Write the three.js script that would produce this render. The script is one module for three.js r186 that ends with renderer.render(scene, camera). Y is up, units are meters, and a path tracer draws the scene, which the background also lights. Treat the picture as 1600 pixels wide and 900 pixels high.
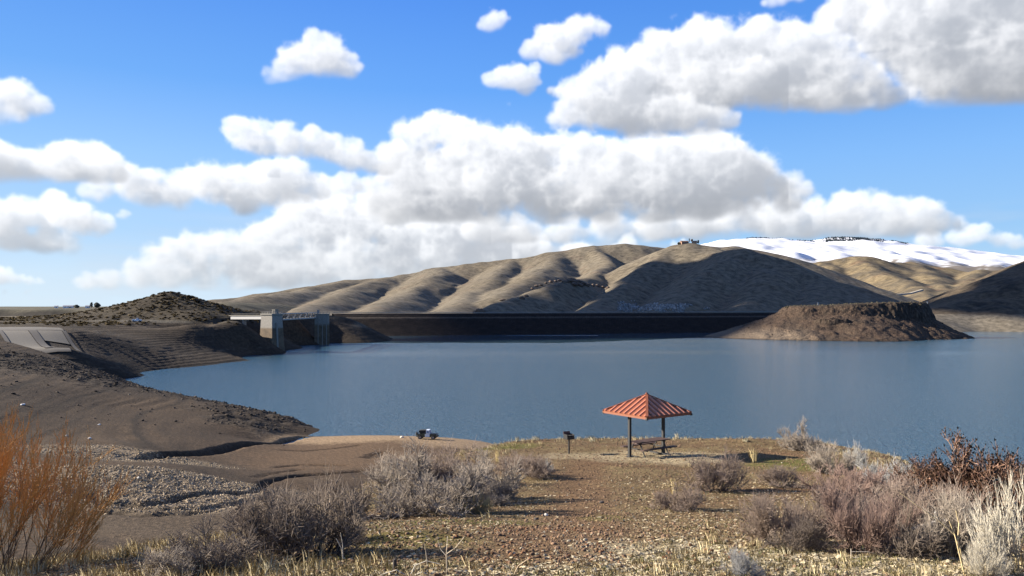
import * as THREE from 'three';
import { mergeGeometries } from 'three/addons/utils/BufferGeometryUtils.js';
import { RoundedBoxGeometry } from 'three/addons/geometries/RoundedBoxGeometry.js';

// ------------------------------------------------------------------ camera, sun, exposure
const F = 1256, EYE = 26, HOR = 480;                 // focal length in picture units of 1600 x 900, eye height over the lake, horizon row
const scene = new THREE.Scene();
const camera = new THREE.PerspectiveCamera(2 * Math.atan(450 / F) * 180 / Math.PI, 16 / 9, 0.5, 60000);
camera.position.set(0, EYE, 0);
camera.lookAt(0, EYE, -10);
camera.setViewOffset(1600, 900, 0, 450 - HOR, 1600, 900);   // a level camera with the lens shifted up
camera.updateProjectionMatrix();
const renderer = new THREE.WebGLRenderer({ antialias: true });
renderer.toneMapping = THREE.LinearToneMapping;
renderer.toneMappingExposure = 3.1;
renderer.shadowMap.enabled = true;
renderer.setSize(1600, 900);
const SUN_EL = 22.5 * Math.PI / 180, SUN_AHEAD = 8 * Math.PI / 180;
const SUN = new THREE.Vector3(-Math.cos(SUN_EL) * Math.cos(SUN_AHEAD), Math.sin(SUN_EL), -Math.cos(SUN_EL) * Math.sin(SUN_AHEAD));
const sun = new THREE.DirectionalLight(new THREE.Color().setRGB(1, 0.9, 0.76), 5);
sun.target.position.set(0, 0, -600);
sun.position.copy(SUN).multiplyScalar(3000).add(sun.target.position);
sun.castShadow = true;
sun.shadow.mapSize.set(4096, 4096);
Object.assign(sun.shadow.camera, { left: -1500, right: 1500, top: 1500, bottom: -1500, near: 10, far: 9000 });
scene.add(sun, sun.target);

// ------------------------------------------------------------------ numbers
const clamp = (x, a = 0, b = 1) => x < a ? a : x > b ? b : x;
const lerp = (a, b, t) => a + (b - a) * t;
const smooth = (a, b, x) => { const t = clamp((x - a) / (b - a)); return t * t * (3 - 2 * t); };
const mix3 = (a, b, t) => [a[0] + (b[0] - a[0]) * t, a[1] + (b[1] - a[1]) * t, a[2] + (b[2] - a[2]) * t];
const smax = (a, b, k) => { const h = clamp(0.5 + (a - b) / (2 * k)); return lerp(b, a, h) + k * h * (1 - h); };
function rng(seed) { let s = seed >>> 0; return () => { s = (s + 0x6D2B79F5) | 0; let t = Math.imul(s ^ (s >>> 15), 1 | s); t = (t + Math.imul(t ^ (t >>> 7), 61 | t)) ^ t; return ((t ^ (t >>> 14)) >>> 0) / 4294967296; }; }
const PERM = new Uint8Array(512), GX = new Float32Array(256), GY = new Float32Array(256);
{ const r = rng(7), p = Array.from({ length: 256 }, (_, i) => i); for (let i = 255; i > 0; i--) { const j = Math.floor(r() * (i + 1)); [p[i], p[j]] = [p[j], p[i]]; } for (let i = 0; i < 512; i++) PERM[i] = p[i & 255]; for (let i = 0; i < 256; i++) { const a = r() * 6.2831853; GX[i] = Math.cos(a); GY[i] = Math.sin(a); } }
// gradient noise in the plane, about -0.7 .. 0.7; per > 0 makes it repeat
function noise(x, y, per = 0) {
  let ix = Math.floor(x), iy = Math.floor(y); const fx = x - ix, fy = y - iy;
  let ix1 = ix + 1, iy1 = iy + 1;
  if (per) { ix = ((ix % per) + per) % per; iy = ((iy % per) + per) % per; ix1 = ((ix1 % per) + per) % per; iy1 = ((iy1 % per) + per) % per; }
  const u = fx * fx * fx * (fx * (fx * 6 - 15) + 10), v = fy * fy * fy * (fy * (fy * 6 - 15) + 10);
  const h = (a, b) => PERM[PERM[a & 255] + (b & 255)];
  const a = h(ix, iy), b = h(ix1, iy), c = h(ix, iy1), d = h(ix1, iy1);
  const n0 = GX[a] * fx + GY[a] * fy, n1 = GX[b] * (fx - 1) + GY[b] * fy, n2 = GX[c] * fx + GY[c] * (fy - 1), n3 = GX[d] * (fx - 1) + GY[d] * (fy - 1);
  return (n0 + (n1 - n0) * u) + ((n2 + (n3 - n2) * u) - (n0 + (n1 - n0) * u)) * v;
}
const fbm = (x, y, o = 4, per = 0) => { let s = 0, a = 0.5, p = per; for (let i = 0; i < o; i++) { s += a * noise(x, y, p); x = x * 2 + (per ? 0 : 17.3); y = y * 2 + (per ? 0 : 9.1); p *= 2; a *= 0.5; } return s; };
const ridged = (x, y, o = 4) => { let s = 0, a = 0.5; for (let i = 0; i < o; i++) { s += a * (1 - 2.2 * Math.abs(noise(x, y))); x = x * 2.03 + 5.1; y = y * 2.03 + 3.7; a *= 0.5; } return s; };
const hash2 = (i, j) => PERM[PERM[i & 255] + (j & 255)] / 255;

// ------------------------------------------------------------------ sky: clear air and cumulus, marched cloud by cloud into one float picture
const cloudNoise = (() => {
  const N = 96, v = new Float32Array(N * N * N), r = rng(11);
  for (const [cells, amp] of [[6, 0.5], [12, 0.28], [24, 0.15], [48, 0.07]]) {
    const g = new Float32Array(cells ** 3).map(() => r() * 2 - 1), st = cells / N, at = (x, y, z) => g[((z % cells) * cells + (y % cells)) * cells + (x % cells)];
    for (let z = 0; z < N; z++) for (let y = 0; y < N; y++) for (let x = 0; x < N; x++) {
      const X = x * st, Y = y * st, Z = z * st, a = Math.floor(X), b = Math.floor(Y), c = Math.floor(Z);
      let p = X - a, q = Y - b, s = Z - c; p = p * p * (3 - 2 * p); q = q * q * (3 - 2 * q); s = s * s * (3 - 2 * s);
      const l = (i, j, t) => i + (j - i) * t;
      v[(z * N + y) * N + x] += amp * l(l(l(at(a, b, c), at(a + 1, b, c), p), l(at(a, b + 1, c), at(a + 1, b + 1, c), p), q), l(l(at(a, b, c + 1), at(a + 1, b, c + 1), p), l(at(a, b + 1, c + 1), at(a + 1, b + 1, c + 1), p), q), s);
    }
  }
  return (x, y, z) => {                                     // period 1
    x = (x - Math.floor(x)) * N; y = (y - Math.floor(y)) * N; z = (z - Math.floor(z)) * N;
    const a = x | 0, b = y | 0, c = z | 0, p = x - a, q = y - b, s = z - c, a0 = a % N, b0 = b % N, c0 = c % N, a1 = (a + 1) % N, b1 = (b + 1) % N, c1 = (c + 1) % N;
    const i = (c0 * N + b0) * N, j = (c0 * N + b1) * N, k = (c1 * N + b0) * N, m = (c1 * N + b1) * N;
    const e = v[i + a0] + (v[i + a1] - v[i + a0]) * p, f = v[j + a0] + (v[j + a1] - v[j + a0]) * p, g = v[k + a0] + (v[k + a1] - v[k + a0]) * p, h = v[m + a0] + (v[m + a1] - v[m + a0]) * p;
    const ef = e + (f - e) * q, gh = g + (h - g) * q; return ef + (gh - ef) * s;
  };
})();
// clouds: [base row, depth, darkness of base, [x, y, radius]...] in rows and columns of the view, turned into azimuth and height
const CLOUDS = [
  [132, 0, .25, [420, 122, 15], [438, 113, 20], [458, 100, 24], [485, 96, 24], [510, 88, 26], [528, 96, 22], [545, 108, 16], [489, 56, 10], [482, 66, 9]],
  [55, 0, .2, [764, 40, 13], [777, 33, 15], [787, 27, 9]],
  [193, 0, .35, [-8, 172, 34], [28, 160, 24], [50, 168, 17], [62, 166, 9]],
  [290, 2, .6, [-20, 262, 40], [12, 260, 30], [50, 264, 26], [92, 262, 28], [130, 258, 29], [160, 268, 24], [182, 274, 14]],
  [338, 4, .55, [150, 300, 20], [205, 286, 26], [240, 302, 26], [285, 305, 28], [335, 292, 32], [372, 296, 34], [415, 296, 34], [452, 284, 30], [482, 292, 24], [380, 322, 24], [510, 292, 20], [545, 290, 18]],
  [398, 6, .5, [8, 338, 28], [40, 332, 24], [80, 334, 28], [118, 342, 26], [150, 348, 20], [168, 352, 12], [20, 376, 22], [70, 380, 24], [110, 384, 20], [-40, 350, 40], [92, 330, 18]],
  [278, 3, .55, [366, 198, 14], [385, 212, 20], [410, 218, 24], [448, 220, 25], [485, 224, 25], [520, 234, 27], [552, 246, 27], [582, 254, 20], [612, 238, 20], [600, 260, 18]],
  [353, 8, .75, [655, 214, 26], [685, 212, 27], [715, 220, 30], [745, 238, 38], [790, 250, 42], [840, 258, 42], [880, 236, 30], [905, 250, 36], [640, 262, 42], [950, 262, 44], [1000, 262, 40], [1045, 256, 40], [1085, 248, 36], [1125, 262, 42], [1170, 282, 38], [1215, 296, 30], [1245, 304, 22], [640, 310, 46], [700, 300, 56], [780, 310, 56], [860, 310, 56], [940, 312, 50], [1020, 310, 50], [1100, 312, 42], [1170, 318, 32], [1225, 318, 22], [610, 330, 34], [580, 300, 22]],
  [456, 14, .45, [240, 402, 24], [275, 396, 22], [310, 392, 28], [350, 394, 32], [400, 392, 34], [450, 372, 32], [500, 350, 40], [560, 352, 46], [620, 356, 50], [690, 366, 46], [750, 380, 40], [800, 390, 34], [135, 442, 16], [170, 440, 18], [215, 432, 24], [265, 430, 28], [320, 430, 30], [380, 428, 32], [440, 424, 36], [500, 412, 40], [560, 410, 40], [630, 410, 40], [700, 412, 36], [770, 416, 30], [460, 330, 26], [520, 315, 24]],
  [374, 12, .7, [760, 362, 30], [820, 366, 28], [880, 366, 30], [950, 362, 30], [1020, 360, 32], [1090, 354, 32], [1140, 346, 32], [1190, 342, 32], [1235, 340, 32], [1275, 340, 30], [1310, 338, 30], [1345, 338, 30], [1380, 336, 28], [1415, 340, 26], [1445, 344, 24], [1475, 350, 18], [1500, 357, 11], [1210, 362, 26], [1260, 362, 26], [1310, 362, 26], [1360, 362, 26], [1410, 362, 24], [1455, 364, 18]],
  [396, 13, .3, [1505, 372, 16], [1530, 366, 15], [1560, 374, 14], [1585, 380, 12], [1450, 376, 16], [1630, 382, 18]],
  [412, 16, .3, [840, 400, 26], [780, 428, 18], [900, 398, 20], [700, 430, 20], [620, 436, 20], [1060, 390, 16], [980, 386, 18], [560, 440, 16]],
  [188, 5, .7, [1025, 90, 34], [1060, 76, 34], [1095, 62, 30], [1085, 96, 40], [1135, 82, 42], [1185, 72, 36], [1230, 82, 40], [1275, 92, 38], [1315, 112, 36], [1345, 138, 32], [1378, 156, 24], [1405, 152, 16], [1060, 130, 44], [1120, 130, 48], [1180, 125, 48], [1240, 135, 44], [1290, 145, 36], [1000, 130, 40], [1330, 160, 26]],
  [222, 4, .4, [940, 130, 34], [975, 120, 36], [910, 150, 30], [885, 182, 22], [930, 180, 32], [980, 180, 38], [1030, 184, 36], [1075, 186, 30], [1115, 192, 24], [1145, 190, 14], [985, 208, 20]],
  [108, 1, .2, [832, 78, 16], [852, 62, 20], [878, 58, 24], [905, 52, 24], [930, 44, 18], [946, 46, 10], [870, 84, 20], [895, 78, 16]],
  [152, 1, .2, [768, 126, 11], [786, 124, 15], [808, 122, 17], [828, 126, 13], [822, 142, 12], [836, 108, 9], [795, 167, 8], [868, 146, 11]],
  [174, 7, .7, [1312, 30, 26], [1345, 50, 34], [1330, 10, 36], [1390, 20, 50], [1390, 62, 40], [1440, 40, 60], [1450, 88, 46], [1500, 60, 64], [1510, 110, 50], [1570, 60, 70], [1570, 116, 54], [1640, 60, 80], [1640, 110, 60], [1720, 60, 90], [1740, 110, 70], [1460, 130, 34], [1420, -30, 60], [1520, -40, 70], [1640, -50, 80]],
  [14, 0, .2, [1205, 2, 12], [1222, -2, 12], [1250, -8, 14]],
  [448, 15, .2, [5, 432, 14], [25, 436, 12], [45, 440, 9], [62, 440, 6], [-30, 436, 22], [10, 464, 10], [45, 462, 9]],
  [340, 5, .1, [192, 337, 9], [178, 360, 9]],
];
function skyTexture() {
  const W = 4096, H = 2048, data = new Float32Array(W * H * 4), HALF = Math.PI / 2;
  const blobs = [], clusters = [];
  const put = (base, depth, dark, list, angular) => {
    const id = clusters.length; let top = -1e9, bot = 1e9;
    const at = angular ? (x, y) => [x, y, 1] : (x, y) => { const az = Math.atan((x - 800) / F); return [az * F, Math.atan((HOR - y) / F * Math.cos(az)) * F, Math.cos(az) * 0.5 + 0.5]; };
    const mid = list.reduce((s, b) => s + b[0], 0) / list.length, vb = at(mid, base)[1];
    for (const [x, y, r] of list) { const [u, v, s] = at(x, y); const w = depth * 70 + (hash2(blobs.length, 3) - 0.5) * r * 1.2, R = r * s * 1.06; blobs.push({ u, v, r: R, w, id }); for (let k = 0; k < 4; k++) { const a = hash2(blobs.length, 17) * 3.6 - 0.25, q = R * (0.62 + 0.3 * hash2(blobs.length, 29)), e = (hash2(blobs.length, 41) - 0.7) * R; blobs.push({ u: u + Math.cos(a) * q * 1.1, v: v + Math.sin(a) * q * 0.85, r: R * (0.34 + 0.24 * hash2(blobs.length, 53)), w: w + e, id }); } top = Math.max(top, v + r * s); bot = Math.min(bot, v - r); }
    clusters.push({ base: vb, top, dark });
  };
  for (const [base, depth, dark, ...list] of CLOUDS) put(base, depth, dark, list, false);
  const r = rng(5);                                          // the same kind of sky goes on all round
  for (let k = 0; k < 30; k++) {
    const v0 = 20 + Math.pow(r(), 1.25) * 1250, u0 = (r() * 2 - 1) * Math.PI * F; if (Math.abs(u0) < 930 && v0 < 560) { r(); continue; }
    const s = 0.35 + v0 / 480, n = 4 + Math.floor(r() * 16), wide = (60 + r() * 260) * s / Math.max(0.35, Math.cos(v0 / F)), list = [];
    for (let i = 0; i < n; i++) { const t = r() * 2 - 1; list.push([u0 + t * wide, v0 + (0.15 + r() * 0.75 * (1 - t * t)) * 62 * s, (16 + r() * 26) * s]); }
    put(v0, (10 - v0 / 90), 0.3 + r() * 0.4, list, true);
  }
  const CELL = 32, bins = new Map(), key = (i, j) => i * 1000 + j;
  for (const b of blobs) { const q = b.r * 1.62; for (let i = Math.floor((b.u - q * 1.17) / CELL); i <= Math.floor((b.u + q * 1.17) / CELL); i++) for (let j = Math.floor((b.v - q) / CELL); j <= Math.floor((b.v + q) / CELL); j++) { const k = key(i, j); if (!bins.has(k)) bins.set(k, []); bins.get(k).push(b); } }
  const fld = (u, v, w, near) => {
    let sum = 0, top = 0, id = -1;
    for (const b of near) { const du = (u - b.u) * 0.92, dv = v - b.v, dw = (w - b.w) * 0.8, q = b.r * 1.62, d2 = (du * du + dv * dv + dw * dw) / (q * q); if (d2 < 1) { const f = (1 - d2) * (1 - d2); sum += f * f * f; if (f > top) { top = f; id = b.id; } } }
    if (top < 0.05) return null;
    const c = clusters[id], k = 1 / 300, bil = (x) => 0.42 - Math.abs(x) * 1.9, n = cloudNoise(u * k * 0.8, v * k, w * k * 0.8), m = bil(cloudNoise(u * k * 1.15 + .4, v * k * 1.35, w * k * 1.15 + 0.3)), h = bil(cloudNoise(u * k * 3.1, v * k * 3.4, w * k * 3.1 + 0.7));
    const low = clamp((v - c.base) / 30, 0.15, 1);
    let d = Math.min(1.15, Math.cbrt(sum)) - 0.47 + n * 0.6 + m * 0.42 * low + h * 0.36 * low;
    d -= Math.max(0, (c.base - v + 3 + n * 22 + h * 4)) * 0.035;
    if (d < -0.1) return null; const e = clamp((d + 0.1) / lerp(0.72, 0.36, clamp((v - c.base) / Math.max(25, (c.top - c.base) * 0.7)))); return [e * e * (2 - e), c];
  };
  const S = [-0.72, 0.66, -0.2];                              // towards the sun: columns, rows up, away
  const clear = (el) => { const e = el * 180 / Math.PI; const st = [[-1, .43, .66, .86], [2, .38, .62, .86], [5, .27, .53, .87], [10, .19, .45, .90], [15, .105, .335, .84], [21, .07, .255, .78], [40, .036, .15, .54], [90, .025, .10, .38]]; let i = 0; while (i < st.length - 2 && e > st[i + 1][0]) i++; const t = clamp((e - st[i][0]) / (st[i + 1][0] - st[i][0])); return [1, 2, 3].map((c) => lerp(st[i][c], st[i + 1][c], t)); };
  const color = (az, el, fine) => {
    const base = clear(el).map((x, i) => x * [1.3, 1.17, 1.1][i]), u = az * F, v = el * F, side = 1 + 0.16 * smooth(0.35, -0.6, az) * smooth(0.9, 0.1, el);
    base[0] *= side * side; base[1] *= side; base[2] *= Math.min(side, 1.06);
    const near = bins.get(key(Math.floor(u / CELL), Math.floor(v / CELL))) ?? [];
    const deg = el * 57.3, vn = fbm(az * 5 + 3, deg * 0.55, 4) + 0.5 * fbm(az * 16, deg * 1.6 + 9, 3), band = 0.42 * Math.exp(-(((az + 0.05) / 0.42) ** 2)) + 0.3 * Math.max(0, noise(Math.cos(az) * 2.2 + 7, Math.sin(az) * 2.2) + 0.1), veil = clamp(smooth(7.5, 2.2, deg) * (1 - 0.8 * Math.exp(-(((az + 0.56) / 0.17) ** 2))) * (band - 0.1 + vn * 0.75) * 1.8, 0, 0.86), vc = 0.84 + 0.16 * clamp(vn * 2.2);
    base[0] = lerp(base[0], 0.74 * vc, veil); base[1] = lerp(base[1], 0.79 * vc, veil); base[2] = lerp(base[2], 0.87 * vc, veil);
    let T = 1, R = 0, G = 0, B = 0;
    if (near.length) {
      let w0 = 1e9, w1 = -1e9; for (const b of near) { w0 = Math.min(w0, b.w - b.r * 2.3); w1 = Math.max(w1, b.w + b.r * 2.3); }
      const step = fine ? 7 : 14;
      for (let w = w0 + step * hash2(Math.floor(u * 3.1) & 255, Math.floor(v * 3.7) & 255); w < w1 && T > 0.03; w += step) {
        let any = false; for (const b of near) if (Math.abs(w - b.w) < b.r * 2.3) { any = true; break; } if (!any) continue;
        const f = fld(u, v, w, near); if (!f) continue;
        const [d, c] = f, a = 1 - Math.exp(-d * step * 0.048);
        let tau = 0; for (let i = 1, l = 5; i <= 6; i++, l *= 1.75) { const g = fld(u + S[0] * l, v + S[1] * l, w + S[2] * l, near); if (g) tau += g[0] * l * 0.45; }
        const t = clamp((v - c.base) / Math.max(30, c.top - c.base)), lit = 0.62 * Math.exp(-tau * 0.06) + 0.38 * Math.exp(-tau * 0.013), amb = lerp(0.46 - 0.16 * c.dark, 0.8, Math.pow(t, 0.75));
        const q = a * T; R += q * (0.86 * lit + 0.665 * amb); G += q * (0.83 * lit + 0.72 * amb); B += q * (0.79 * lit + 0.82 * amb); T *= 1 - a;
      }
    }
    const air = smooth(0.13, 0.0, el) * 0.3 * (1 - T);       // far clouds pale in the air
    return [lerp(base[0] * T + R, .70, air), lerp(base[1] * T + G, .79, air), lerp(base[2] * T + B, .88, air)];
  };
  // azimuth 0 looks down -z; atan2(z, x) = -90 degrees there
  const inView = (az, el) => Math.abs(az) < 0.66 && el < 0.42;
  for (let row = H / 2; row < H; row++) {
    const el = (row + 0.5) / H * Math.PI - HALF;
    for (let col = 0; col < W; col++) {
      let az = ((col + 0.5) / W - 0.5) * 2 * Math.PI + HALF; if (az > Math.PI) az -= 2 * Math.PI;
      const fine = inView(az, el); if (!fine && (row % 4 || col % 4)) continue;
      const c = color(az, el, fine), o = (row * W + col) * 4; data[o] = c[0]; data[o + 1] = c[1]; data[o + 2] = c[2]; data[o + 3] = 1;
    }
  }
  for (let row = H / 2; row < H; row++) for (let col = 0; col < W; col++) {
    const o = (row * W + col) * 4; if (data[o + 3]) continue;
    const r0 = row - row % 4, r1 = Math.min(r0 + 4, H - 4), c0 = col - col % 4, c1 = (c0 + 4) % W, t = (row % 4) / 4, s = (col % 4) / 4;
    for (let k = 0; k < 3; k++) data[o + k] = lerp(lerp(data[(r0 * W + c0) * 4 + k], data[(r0 * W + c1) * 4 + k], s), lerp(data[(r1 * W + c0) * 4 + k], data[(r1 * W + c1) * 4 + k], s), t);
  }
  for (let i = 3; i < data.length; i += 4) { if (i < data.length / 2) { data[i - 3] = .16; data[i - 2] = .14; data[i - 1] = .12; } data[i] = 1; }
  for (let i = 0; i < data.length; i++) if (i % 4 !== 3) data[i] *= 0.32;          // the strength that goes with the exposure
  const t = new THREE.DataTexture(data, W, H, THREE.RGBAFormat, THREE.FloatType);
  t.mapping = THREE.EquirectangularReflectionMapping; t.magFilter = THREE.LinearFilter; t.needsUpdate = true;
  return t;
}
scene.background = skyTexture();
scene.environment = scene.background;

// ------------------------------------------------------------------ helpers for things
const used = new Map();
function numbered(name) { const n = used.get(name) ?? 0; used.set(name, n + 1); return n ? name + '_' + String(n).padStart(3, '0') : name; }
function describe(o, label, category, group) { o.userData.label = label; o.userData.category = category; if (group) o.userData.group = group; return o; }
function thing(name, label, category, x = 0, y = 0, z = 0, turn = 0, group) { const o = new THREE.Group(); o.name = numbered(name); o.position.set(x, y, z); o.rotation.y = turn; scene.add(o); return describe(o, label, category, group); }
function part(name, geometry, material, parent) { const m = new THREE.Mesh(geometry, material); m.name = name; m.castShadow = m.receiveShadow = true; parent.add(m); return m; }
function structure(name, geometry, material, label, category) { const m = part(numbered(name), geometry, material, scene); m.userData.kind = 'structure'; return describe(m, label, category); }
const box = (w, h, d, x = 0, y = 0, z = 0, ry = 0, rx = 0, rz = 0) => { const g = new THREE.BoxGeometry(w, h, d); if (rx || ry || rz) g.applyMatrix4(new THREE.Matrix4().makeRotationFromEuler(new THREE.Euler(rx, ry, rz, 'YXZ'))); return g.translate(x, y, z); };
const rbox = (w, h, d, x = 0, y = 0, z = 0, r = 0.02) => new RoundedBoxGeometry(w, h, d, 2, Math.min(r, w / 2.1, h / 2.1, d / 2.1)).translate(x, y, z);
const beam = (a, b, w, h) => { const A = new THREE.Vector3(...a), B = new THREE.Vector3(...b), g = new THREE.BoxGeometry(w, h, A.distanceTo(B)), m = new THREE.Matrix4().lookAt(A, B, Math.abs(B.y - A.y) > 0.98 * A.distanceTo(B) ? new THREE.Vector3(1, 0, 0) : new THREE.Vector3(0, 1, 0)); return g.applyMatrix4(m).translate((A.x + B.x) / 2, (A.y + B.y) / 2, (A.z + B.z) / 2); };
const cyl = (r0, r1, h, n = 12, x = 0, y = 0, z = 0) => new THREE.CylinderGeometry(r1, r0, h, n).translate(x, y + h / 2, z);
const join = (...g) => mergeGeometries(g.map((q) => q.index ? q.toNonIndexed() : q));
const mat = (r, g, b, roughness = 0.9, more = {}) => new THREE.MeshStandardMaterial({ color: new THREE.Color().setRGB(r, g, b), roughness, ...more });
const cam = (px, py, d) => [(px - 800) / F * d, EYE + (HOR - py) / F * d, -d];     // a place seen at (px, py), d metres ahead

function texture(n, fn, srgb = true, repeat = 1) {
  const data = new Uint8Array(n * n * 4);
  for (let y = 0; y < n; y++) for (let x = 0; x < n; x++) { const c = fn(x / n, y / n, x, y), o = (y * n + x) * 4; data[o] = clamp(c[0]) * 255; data[o + 1] = clamp(c[1]) * 255; data[o + 2] = clamp(c[2]) * 255; data[o + 3] = 255; }
  const t = new THREE.DataTexture(data, n, n); t.wrapS = t.wrapT = THREE.RepeatWrapping; t.magFilter = THREE.LinearFilter; t.repeat.set(repeat, repeat); if (srgb) t.colorSpace = THREE.SRGBColorSpace; t.needsUpdate = true; return t;
}
// grain that multiplies a surface's own colour
const rg = rng(21);
const grainDirt = (() => { const n = 512, sp = new Float32Array(n * n); for (let k = 0; k < 5200; k++) { const x = rg() * n | 0, y = rg() * n | 0, r = 1 + rg() * 2.2, v = rg() < 0.55 ? 0.35 * rg() : -0.3 * rg(); for (let j = -3; j <= 3; j++) for (let i = -3; i <= 3; i++) if (i * i + j * j < r * r) sp[((y + j + n) % n) * n + (x + i + n) % n] = v; } return texture(n, (u, v, x, y) => { const f = 0.8 + 0.45 * fbm(u * 16, v * 16, 5, 16) + sp[y * n + x]; return [f, f * 0.985, f * 0.965]; }); })();
const grainHill = (() => { const n = 1024, sp = new Float32Array(n * n); for (let k = 0; k < 9000; k++) { const x = rg() * n | 0, y = rg() * n | 0; if (noise(x / n * 8, y / n * 8, 8) < -0.1 + rg() * 0.25) continue; const r = 1 + rg() * 3, v = -0.12 - rg() * 0.3; for (let j = -4; j <= 4; j++) for (let i = -4; i <= 4; i++) if (i * i + j * j < r * r) sp[((y + j + n) % n) * n + (x + i + n) % n] = v; } return texture(n, (u, v, x, y) => { const f = 0.84 + 0.36 * fbm(u * 12, v * 12, 6, 12) + sp[y * n + x]; return [f, f, f * 0.98]; }); })();
const grainRock = texture(512, (u, v) => { const f = 0.75 + 0.7 * fbm(u * 10, v * 10, 6, 10) - 0.25 * Math.max(0, ridgedT(u, v)); return [f, f * 0.97, f * 0.94]; });
function ridgedT(u, v) { return 0.3 - 2 * Math.abs(noise(u * 14, v * 14, 14)); }

function grid(x0, x1, d0, d1, step, height, tint, tile, keep = -1.5, stepD = step) {
  const nx = Math.round((x1 - x0) / step), nz = Math.round((d1 - d0) / stepD), P = new Float32Array((nx + 1) * (nz + 1) * 3), C = new Float32Array(P.length), U = new Float32Array((nx + 1) * (nz + 1) * 2), H = new Float32Array((nx + 1) * (nz + 1));
  for (let j = 0, k = 0; j <= nz; j++) for (let i = 0; i <= nx; i++, k++) { const x = x0 + (x1 - x0) * i / nx, d = d0 + (d1 - d0) * j / nz, y = height(x, d); H[k] = y; P[k * 3] = x; P[k * 3 + 1] = y; P[k * 3 + 2] = -d; U[k * 2] = x / tile; U[k * 2 + 1] = d / tile; }
  const N = new Float32Array(P.length), sx = (x1 - x0) / nx, sz = (d1 - d0) / nz;
  for (let j = 0, k = 0; j <= nz; j++) for (let i = 0; i <= nx; i++, k++) {
    const gx = (H[j * (nx + 1) + Math.min(i + 1, nx)] - H[j * (nx + 1) + Math.max(i - 1, 0)]) / (sx * (i && i < nx ? 2 : 1)), gd = (H[Math.min(j + 1, nz) * (nx + 1) + i] - H[Math.max(j - 1, 0) * (nx + 1) + i]) / (sz * (j && j < nz ? 2 : 1)), l = Math.hypot(gx, gd, 1);
    N[k * 3] = -gx / l; N[k * 3 + 1] = 1 / l; N[k * 3 + 2] = gd / l;
    const c = tint(P[k * 3], -P[k * 3 + 2], H[k], Math.hypot(gx, gd)); C[k * 3] = Math.max(0.004, c[0]); C[k * 3 + 1] = Math.max(0.004, c[1]); C[k * 3 + 2] = Math.max(0.004, c[2]);
  }
  const idx = [];
  for (let j = 0; j < nz; j++) for (let i = 0; i < nx; i++) { const a = j * (nx + 1) + i, b = a + 1, c = a + nx + 1, e = c + 1; if (Math.max(H[a], H[b], H[c], H[e]) < keep) continue; idx.push(a, b, e, a, e, c); }
  const g = new THREE.BufferGeometry(); g.setAttribute('position', new THREE.BufferAttribute(P, 3)); g.setAttribute('normal', new THREE.BufferAttribute(N, 3)); g.setAttribute('color', new THREE.BufferAttribute(C, 3)); g.setAttribute('uv', new THREE.BufferAttribute(U, 2)); g.setIndex(idx);
  return g;
}
const land = (map, { gain = 1, ...more } = {}) => new THREE.MeshPhysicalMaterial({ vertexColors: true, map, color: new THREE.Color().setScalar(map ? gain : 0.8), roughness: 1, specularIntensity: 0.25, ...more });

// smooth sheet through given places (thin plate)
function plate(points) {                                   // [x, d, h]
  const n = points.length, S = 100, m = n + 3, A = Array.from({ length: m }, () => new Float64Array(m + 1)), K = (r2) => r2 > 0 ? 0.5 * r2 * Math.log(r2) : 0;
  points.forEach(([x, d, h], i) => { points.forEach(([a, b], j) => { A[i][j] = K(((x - a) ** 2 + (d - b) ** 2) / S / S); }); A[i][i] += 0.002; A[i][n] = A[n][i] = 1; A[i][n + 1] = A[n + 1][i] = x / S; A[i][n + 2] = A[n + 2][i] = d / S; A[i][m] = h; });
  for (let i = 0; i < m; i++) { let p = i; for (let r = i + 1; r < m; r++) if (Math.abs(A[r][i]) > Math.abs(A[p][i])) p = r; [A[i], A[p]] = [A[p], A[i]]; for (let r = 0; r < m; r++) if (r !== i && A[r][i]) { const f = A[r][i] / A[i][i]; for (let c = i; c <= m; c++) A[r][c] -= f * A[i][c]; } }
  const w = A.map((r, i) => r[m] / r[i]), X = points.map((p) => p[0]), D = points.map((p) => p[1]);
  return (x, d) => { let s = w[n] + w[n + 1] * x / S + w[n + 2] * d / S; for (let i = 0; i < n; i++) { const r2 = ((x - X[i]) ** 2 + (d - D[i]) ** 2) / 10000; if (r2 > 0) s += w[i] * 0.5 * r2 * Math.log(r2); } return s; };
}
// seen at (px, py) at height h over the lake
const onLevel = (px, py, h) => { const d = (EYE - h) * F / (py - HOR); return [(px - 800) / F * d, d, h]; };
const atDepth = (px, py, d) => [(px - 800) / F * d, d, EYE + (HOR - py) / F * d];

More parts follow.
